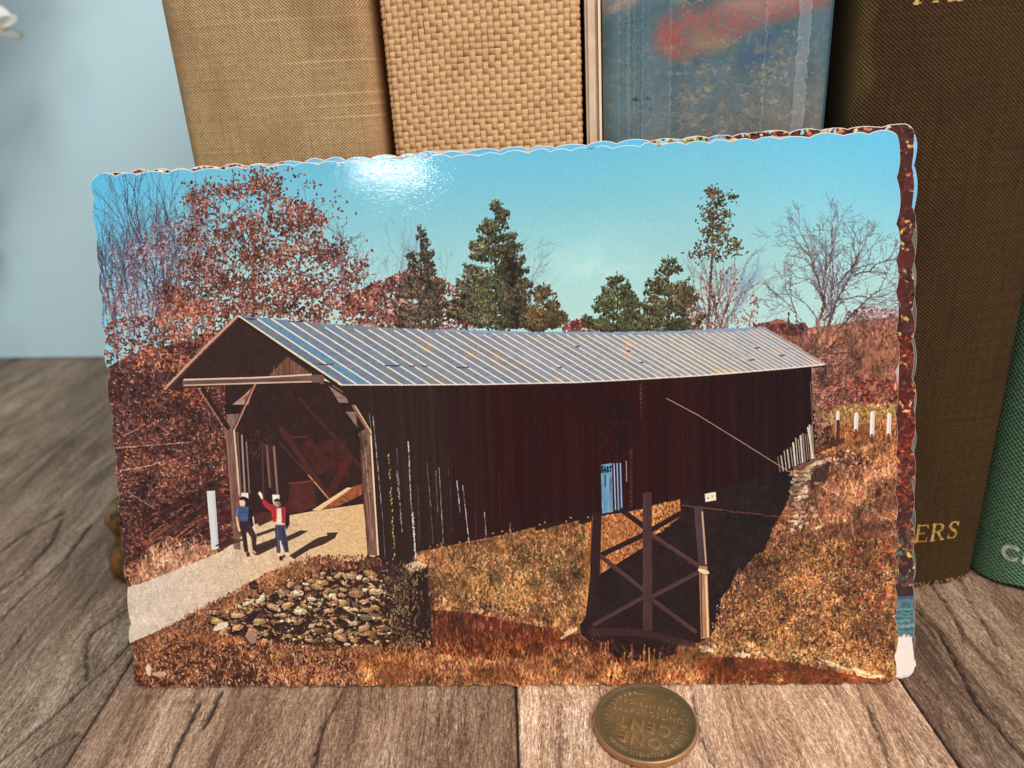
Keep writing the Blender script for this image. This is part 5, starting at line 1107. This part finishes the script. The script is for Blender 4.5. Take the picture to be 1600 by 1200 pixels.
def card(label, seed, origin, rot, w, h, print_mat, stock, printed, edge=.05, bow=0.0, **kw):
    pts = deckle(w, h, seed, **kw); T = .00034
    def solid(pp, z0, z1, uv=False):
        bm = bmesh.new(); f = bm.faces.new([bm.verts.new((x*.001, y*.001, z1)) for x, y in pp])
        g = [bm.verts.new((x*.001, y*.001, z0)) for x, y in pp]; v = list(f.verts); n = len(v)
        bm.faces.new(g[::-1])
        for i in range(n): bm.faces.new((v[i], g[i], g[(i+1) % n], v[(i+1) % n]))
        if f.normal.z < 0: bmesh.ops.reverse_faces(bm, faces=bm.faces)
        bmesh.ops.triangulate(bm, faces=[q for q in bm.faces if len(q.verts) > 4])
        if uv:
            l = bm.loops.layers.uv.new('UVMap')
            for q in bm.faces:
                for lp in q.loops: lp[l].uv = (lp.vert.co.x*1000/w, lp.vert.co.y*1000/h)
        return bm
    me = bm_mesh('postcard', solid(pts, -T, 0)); o = link('postcard', me, stock)
    M = Matrix((( EU.x, EV.x, EN.x, 0), (EU.y, EV.y, EN.y, 0), (EU.z, EV.z, EN.z, 0), (0, 0, 0, 1)))
    o.matrix_world = Matrix.Translation(origin) @ M @ Matrix.Rotation(rot, 4, 'Z')
    tag(o, label, 'postcard', 'deckle-edged postcards leaning on the books')
    pf = link('printed_face', bm_mesh('printed_face', solid(inset(pts, edge, .15), .00002, .00006, True)), print_mat, o)
    return o
stock = mat_plain('card_stock', lin(236, 224, 214), .75, .25, (lin(214, 200, 188), 400, .5))
def place_on(u, v, back): return CA + EU*u*.001 + EV*v*.001 - EN*back
lake = paint_lake_card()
m_lake = mat_print('lake_print', lake)
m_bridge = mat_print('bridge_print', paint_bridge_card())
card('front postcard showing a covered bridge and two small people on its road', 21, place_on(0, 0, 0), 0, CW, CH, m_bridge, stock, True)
card('blue-sky postcard with autumn leaves, sandwiched behind the covered bridge card', 33, place_on(3.5, .45, .0006), math.radians(.3), CW, CH, m_lake, stock, True)
def back_print():
    cv = Canvas(CW, CH, 4.0); a = cv.a; a[:] = (104, 100, 92); a += fnoise(cv.h, cv.w, (20, 20))[..., None]*16+fnoise(cv.h, cv.w, (5, 5))[..., None]*12
    cv.poly([(100, 91), (160, 90), (160, 110), (100, 110)], (110, 182, 226)); cv.poly([(-2, 110), (150, 110), (150, 102.6), (-2, 101.4)], (214, 210, 210))
    x, y = scatter([(-1, 106), (32, 106), (32, 102), (-1, 102)], 150); cv.dabs(x, y, rng.uniform(.6, 1.8, len(x)), rng.uniform(.4, .7), rng.uniform(0, 3, len(x)), pal(len(x), (96, 56, 46), (70, 42, 38), (150, 120, 90), (190, 180, 150), jit=10))
    warp(cv, 1.2, 3)
    cv.poly([(-2, 4), (160, 4), (160, -2), (-2, -2)], (240, 228, 220)); np.clip(a, 0, 255, out=a); return cv
card('rearmost postcard, only a sliver of its edge showing past the others', 47, place_on(3.9, .15, .0013), math.radians(.12), CW, CH-.2, mat_print('rear_print', back_print(), .25, .10), stock, True)

# ---------------------------------------------------------------- one cent coin
def build_coin():
    R0, T = 9.525, 1.52
    n = N('old_bronze'); p = n.obj()
    k1 = n.noise(p, 260, 4, .6); k2 = n.noise(p, 900, 3)
    col = n.mix(n.ramp(k1, (.36, 0.0), (.66, 1.0)), lin(132, 108, 70), lin(160, 126, 82))
    s = n.sep(p); rr = n.math('SQRT', n.math('ADD', n.math('POWER', s[0], 2.0), n.math('POWER', s[1], 2.0)))
    pat = n.math('ADD', rr, n.math('MULTIPLY', n.math('SUBTRACT', n.noise(p, 330, 3), .5), .004)); mr = n.new('ShaderNodeMapRange'); n.put(mr.inputs[0], pat); mr.inputs[1].default_value = .0056; mr.inputs[2].default_value = .0084
    col = n.mix(n.math('MULTIPLY', mr.outputs[0], .7), col, lin(104, 94, 70))
    rim = n.new('ShaderNodeMapRange'); n.put(rim.inputs[0], rr); rim.inputs[1].default_value = .0091; rim.inputs[2].default_value = .0094
    col = n.mix(n.math('MULTIPLY', rim.outputs[0], .9), col, lin(190, 142, 100))
    col = n.mix(n.math('MULTIPLY', n.ramp(k2, (.5, 0.0), (.7, 1.0)), .2), col, lin(80, 66, 44))
    m = n.done(col, n.math('MULTIPLY_ADD', k1, .2, .36), n.bump(n.math('ADD', k2, k1), .25, .0001), .5, .55)
    prof = [(0, 0), (R0-.35, 0), (R0-.1, .08), (R0, .3), (R0, T-.28), (R0-.08, T-.08), (R0-.3, T), (R0-.62, T-.02), (R0-.85, T-.14), (R0-1.1, T-.2), (R0-2, T-.21), (R0-4, T-.19), (2, T-.18), (.001, T-.18)]
    bm = lathe([(max(r, .001)*.001, z*.001) for r, z in prof], 128)
    c = link('coin', bm_mesh('coin', bm), m, None, True); c.location = (.02082, .10671, .00005); c.rotation_euler = (0, 0, math.radians(158))
    tag(c, 'brown one cent coin lying upside down before the cards', 'coin')
    me_ = c.data
    for pl in me_.polygons: pl.use_smooth = True
    z0 = (T-.2)*.001
    nw = N('worn_bronze'); kw = nw.noise(nw.obj(), 500, 3); worn = nw.done(nw.mix(kw, lin(150, 120, 80), lin(196, 160, 114)), .34, nw.bump(kw, .25, .0001), .5, .55)
    def word(t, size, y, spacing, h=.00017, off=0.0, arc=None, x=0.0):
        me = text_mesh(t, size*.001, h, .00003, spacing, 'CENTER', off, 3); v = verts(me).astype(float)
        if arc:
            a = v[:, 0]/(arc*.001); rad = arc*.001+v[:, 1]; v[:, 0] = rad*np.sin(a); v[:, 1] = rad*np.cos(a)
        else: v[:, 1] += y*.001; v[:, 0] += x*.001
        v[:, 2] += z0; set_verts(me, v); link('lettering', me, worn, c)
    word('ONE', 3.4, 3.6, 1.22, off=.00004); word('CENT', 3.4, .35, 1.22, off=.00004)
    word('UNITED·STATES', 1.6, -2.35, 1.16, .0001); word('OF·AMERICA', 1.6, -4.4, 1.16, .0001)
    word('E·PLURIBUS·UNUM', 1.15, 0, 1.18, .00006, arc=7.35)
    # wheat ears down both sides: a stalk with overlapping kernels and long beards
    for sg in (-1, 1):
        bm = bmesh.new()
        def kern(px, py, L, W, ang, hh):
            nn = 10; top = bm.verts.new((px, py, z0+hh)); ring = []
            for i in range(nn):
                t = 2*math.pi*i/nn; ex, ey = L*math.cos(t), W*math.sin(t); ring.append(bm.verts.new((px+ex*math.cos(ang)-ey*math.sin(ang), py+ex*math.sin(ang)+ey*math.cos(ang), z0-.00002)))
            for i in range(nn): bm.faces.new((ring[i], ring[(i+1) % nn], top))
        for i in range(13):
            t = math.radians(-62+i*8.2); r = .0071
            for dr, da in ((-.00042, .38), (.0004, -.38), (0, 0)):
                rr_ = r+dr; px, py = sg*rr_*math.cos(t), rr_*math.sin(t); tang = math.atan2(math.cos(t), -math.sin(t)*sg)
                kern(px, py, .00062, .00024, tang+da*sg, .00013 if dr == 0 else .0001)
        for i in range(26):
            t = math.radians(-66-i*1.5); rr_ = .0066+.0000*i; kern(sg*rr_*math.cos(t), rr_*math.sin(t), .00022, .00014, math.atan2(math.cos(t), -math.sin(t)*sg), .00009)
        for q in range(4):
            for i in range(16):
                t = math.radians(44+i*2.0); rr_ = .0064+q*.00042; kern(sg*rr_*math.cos(t), rr_*math.sin(t), .00022, .00007, math.atan2(math.cos(t), -math.sin(t)*sg), .00007)
        link('wheat_ear', bm_mesh('wheat_ear', bm), m, c)
build_coin()

# ---------------------------------------------------------------- brass foot behind the card's left edge
def build_foot():
    n = N('aged_brass'); k = n.noise(n.obj(), 220, 3)
    m = n.done(n.mix(n.ramp(k, (.4, 0.0), (.62, 1.0)), lin(62, 60, 24), lin(150, 108, 48)), .38, None, .5, .6)
    prof = [(.0105, .0004), (.0115, .002), (.0112, .0055), (.0095, .008), (.0084, .0098), (.0088, .0125), (.0098, .0155), (.0085, .0185), (.0045, .0205), (.0036, .024), (.0030, .030), (.0028, .034)]
    root = tag(empty('brass_ornament', (-.0966, .172, 0)), 'blurred turned brass foot peeping out behind the card by the left books', 'ornament')
    link('foot', bm_mesh('foot', lathe(prof[:8], 40)), m, root, True)
    link('stem', bm_mesh('stem', lathe([(.0063, .01895)]+prof[8:], 40)), m, root, True)
build_foot()

# ---------------------------------------------------------------- white-flowered plant by the wall, mostly outside the picture
def build_plant():
    leafm = mat_plain('dark_leaf', lin(84, 104, 84), .6, .3, (lin(60, 84, 62), 60, .6)); pet = mat_plain('white_petal', lin(250, 250, 244), .6, .3)
    stm = mat_plain('green_stem', lin(92, 112, 66), .6, .3); vm = mat_plain('glazed_vase', lin(206, 206, 200), .25, .5)
    base = Vector((-.262, .318, 0)); root = tag(empty('flowering_plant', base), 'white flower blurred at the upper left edge against the wall', 'flower')
    bm = lathe([(.014, .0004), (.020, .006), (.022, .02), (.018, .036), (.011, .046), (.012, .05), (.0105, .05), (.0098, .047), (.0095, .046)], 40)
    link('vase', bm_mesh('vase', bm), vm, root, True)
    def tube(pts, r):
        bm = bmesh.new(); prev = None; nn = 8
        for i, p in enumerate(pts):
            p = Vector(p); d = (Vector(pts[min(i+1, len(pts)-1)])-Vector(pts[max(i-1, 0)])).normalized(); a = d.orthogonal().normalized(); b = d.cross(a)
            ring = [bm.verts.new(p+(a*math.cos(2*math.pi*k/nn)+b*math.sin(2*math.pi*k/nn))*r) for k in range(nn)]
            if prev:
                for k in range(nn): bm.faces.new((prev[k], prev[(k+1) % nn], ring[(k+1) % nn], ring[k]))
            prev = ring
        return bm_mesh('stem', bm)
    fl = Vector((.0815, -.008, .1432)); R = np.random.default_rng(4)
    def curve(a, b, sag, n=10): return [tuple(Vector(a).lerp(Vector(b), float(t))+Vector((0, 0, sag*math.sin(math.pi*t)))) for t in np.linspace(0, 1, n)]
    link('stem', tube([Vector(p) for p in curve((0, 0, .02), fl-Vector((.004, 0, 0)), .03)], .0011), stm, root, True)
    def petal(length, width, cup):
        bm = bmesh.new(); nu, nv = 9, 7; g = []
        for i in range(nu):
            u = i/(nu-1); w = width*math.sin(math.pi*min(.97, .12+u*.86))**.7
            g.append([bm.verts.new((u*length, w*(j/(nv-1)*2-1), cup*(u*u)+.25*w*((j/(nv-1)*2-1)**2))) for j in range(nv)])
        for i in range(nu-1):
            for j in range(nv-1): bm.faces.new((g[i][j], g[i+1][j], g[i+1][j+1], g[i][j+1]))
        geo = bmesh.ops.solidify(bm, geom=bm.faces[:], thickness=.0003); return bm_mesh('petal', bm)
    pm = petal(.0082, .0056, .0018)
    for k in range(6):
        o = link('petal', pm if k == 0 else pm, pet if k == 0 else None, root, k == 0)
        d = Vector((math.cos(k*math.pi/3+.3), -.25, math.sin(k*math.pi/3+.3)))
        o.matrix_local = Matrix.Translation(fl) @ d.to_track_quat('X', 'Z').to_matrix().to_4x4()
    hb = bmesh.new(); bmesh.ops.create_icosphere(hb, subdivisions=2, radius=.0018, matrix=Matrix.Translation(fl+Vector((0, -.001, 0)))); link('flower_centre', bm_mesh('flower_centre', hb), mat_plain('yellow_centre', lin(214, 196, 110), .7), root, True)
    link('stem', tube([Vector(q) for q in curve((0, 0, .02), (.084, -.024, .178), .02)], .0012), stm, root, True)
    lm = petal(.036, .011, .006)
    more = tuple(((-.006+float(R.uniform(-.012, .006)), .026+float(R.uniform(-.004, .006)), float(R.uniform(.052, .125))), (float(R.uniform(.5, 1)), float(R.uniform(0, .3)), float(R.uniform(-.7, .5)))) for q in range(16))
    spray = tuple(((.070+float(R.uniform(0, .026)), -.026+float(R.uniform(-.008, .012)), .170+float(R.uniform(0, .03))), (float(R.uniform(-.6, .8)), float(R.uniform(-.4, .5)), float(R.uniform(.05, .7)))) for q in range(20))
    for k, (p, d) in enumerate(more+spray+(((.014, .006, .112), (.9, .1, .02)), ((.006, .012, .088), (.95, .25, -.1)), ((.002, .012, .068), (.8, .3, -.25)), ((.0, -.004, .09), (-.7, -.2, .5)), ((.01, .0, .07), (-.6, .2, .4)))):
        o = link('leaf', lm, leafm if k == 0 else None, root, k == 0); o.matrix_local = Matrix.Translation(Vector(p)) @ Vector(d).to_track_quat('X', 'Z').to_matrix().to_4x4()
    link('stem', tube([(0, 0, .02), (.004, .003, .06), (.008, .007, .09), (.014, .006, .112)], .001), stm, root, True)
build_plant()
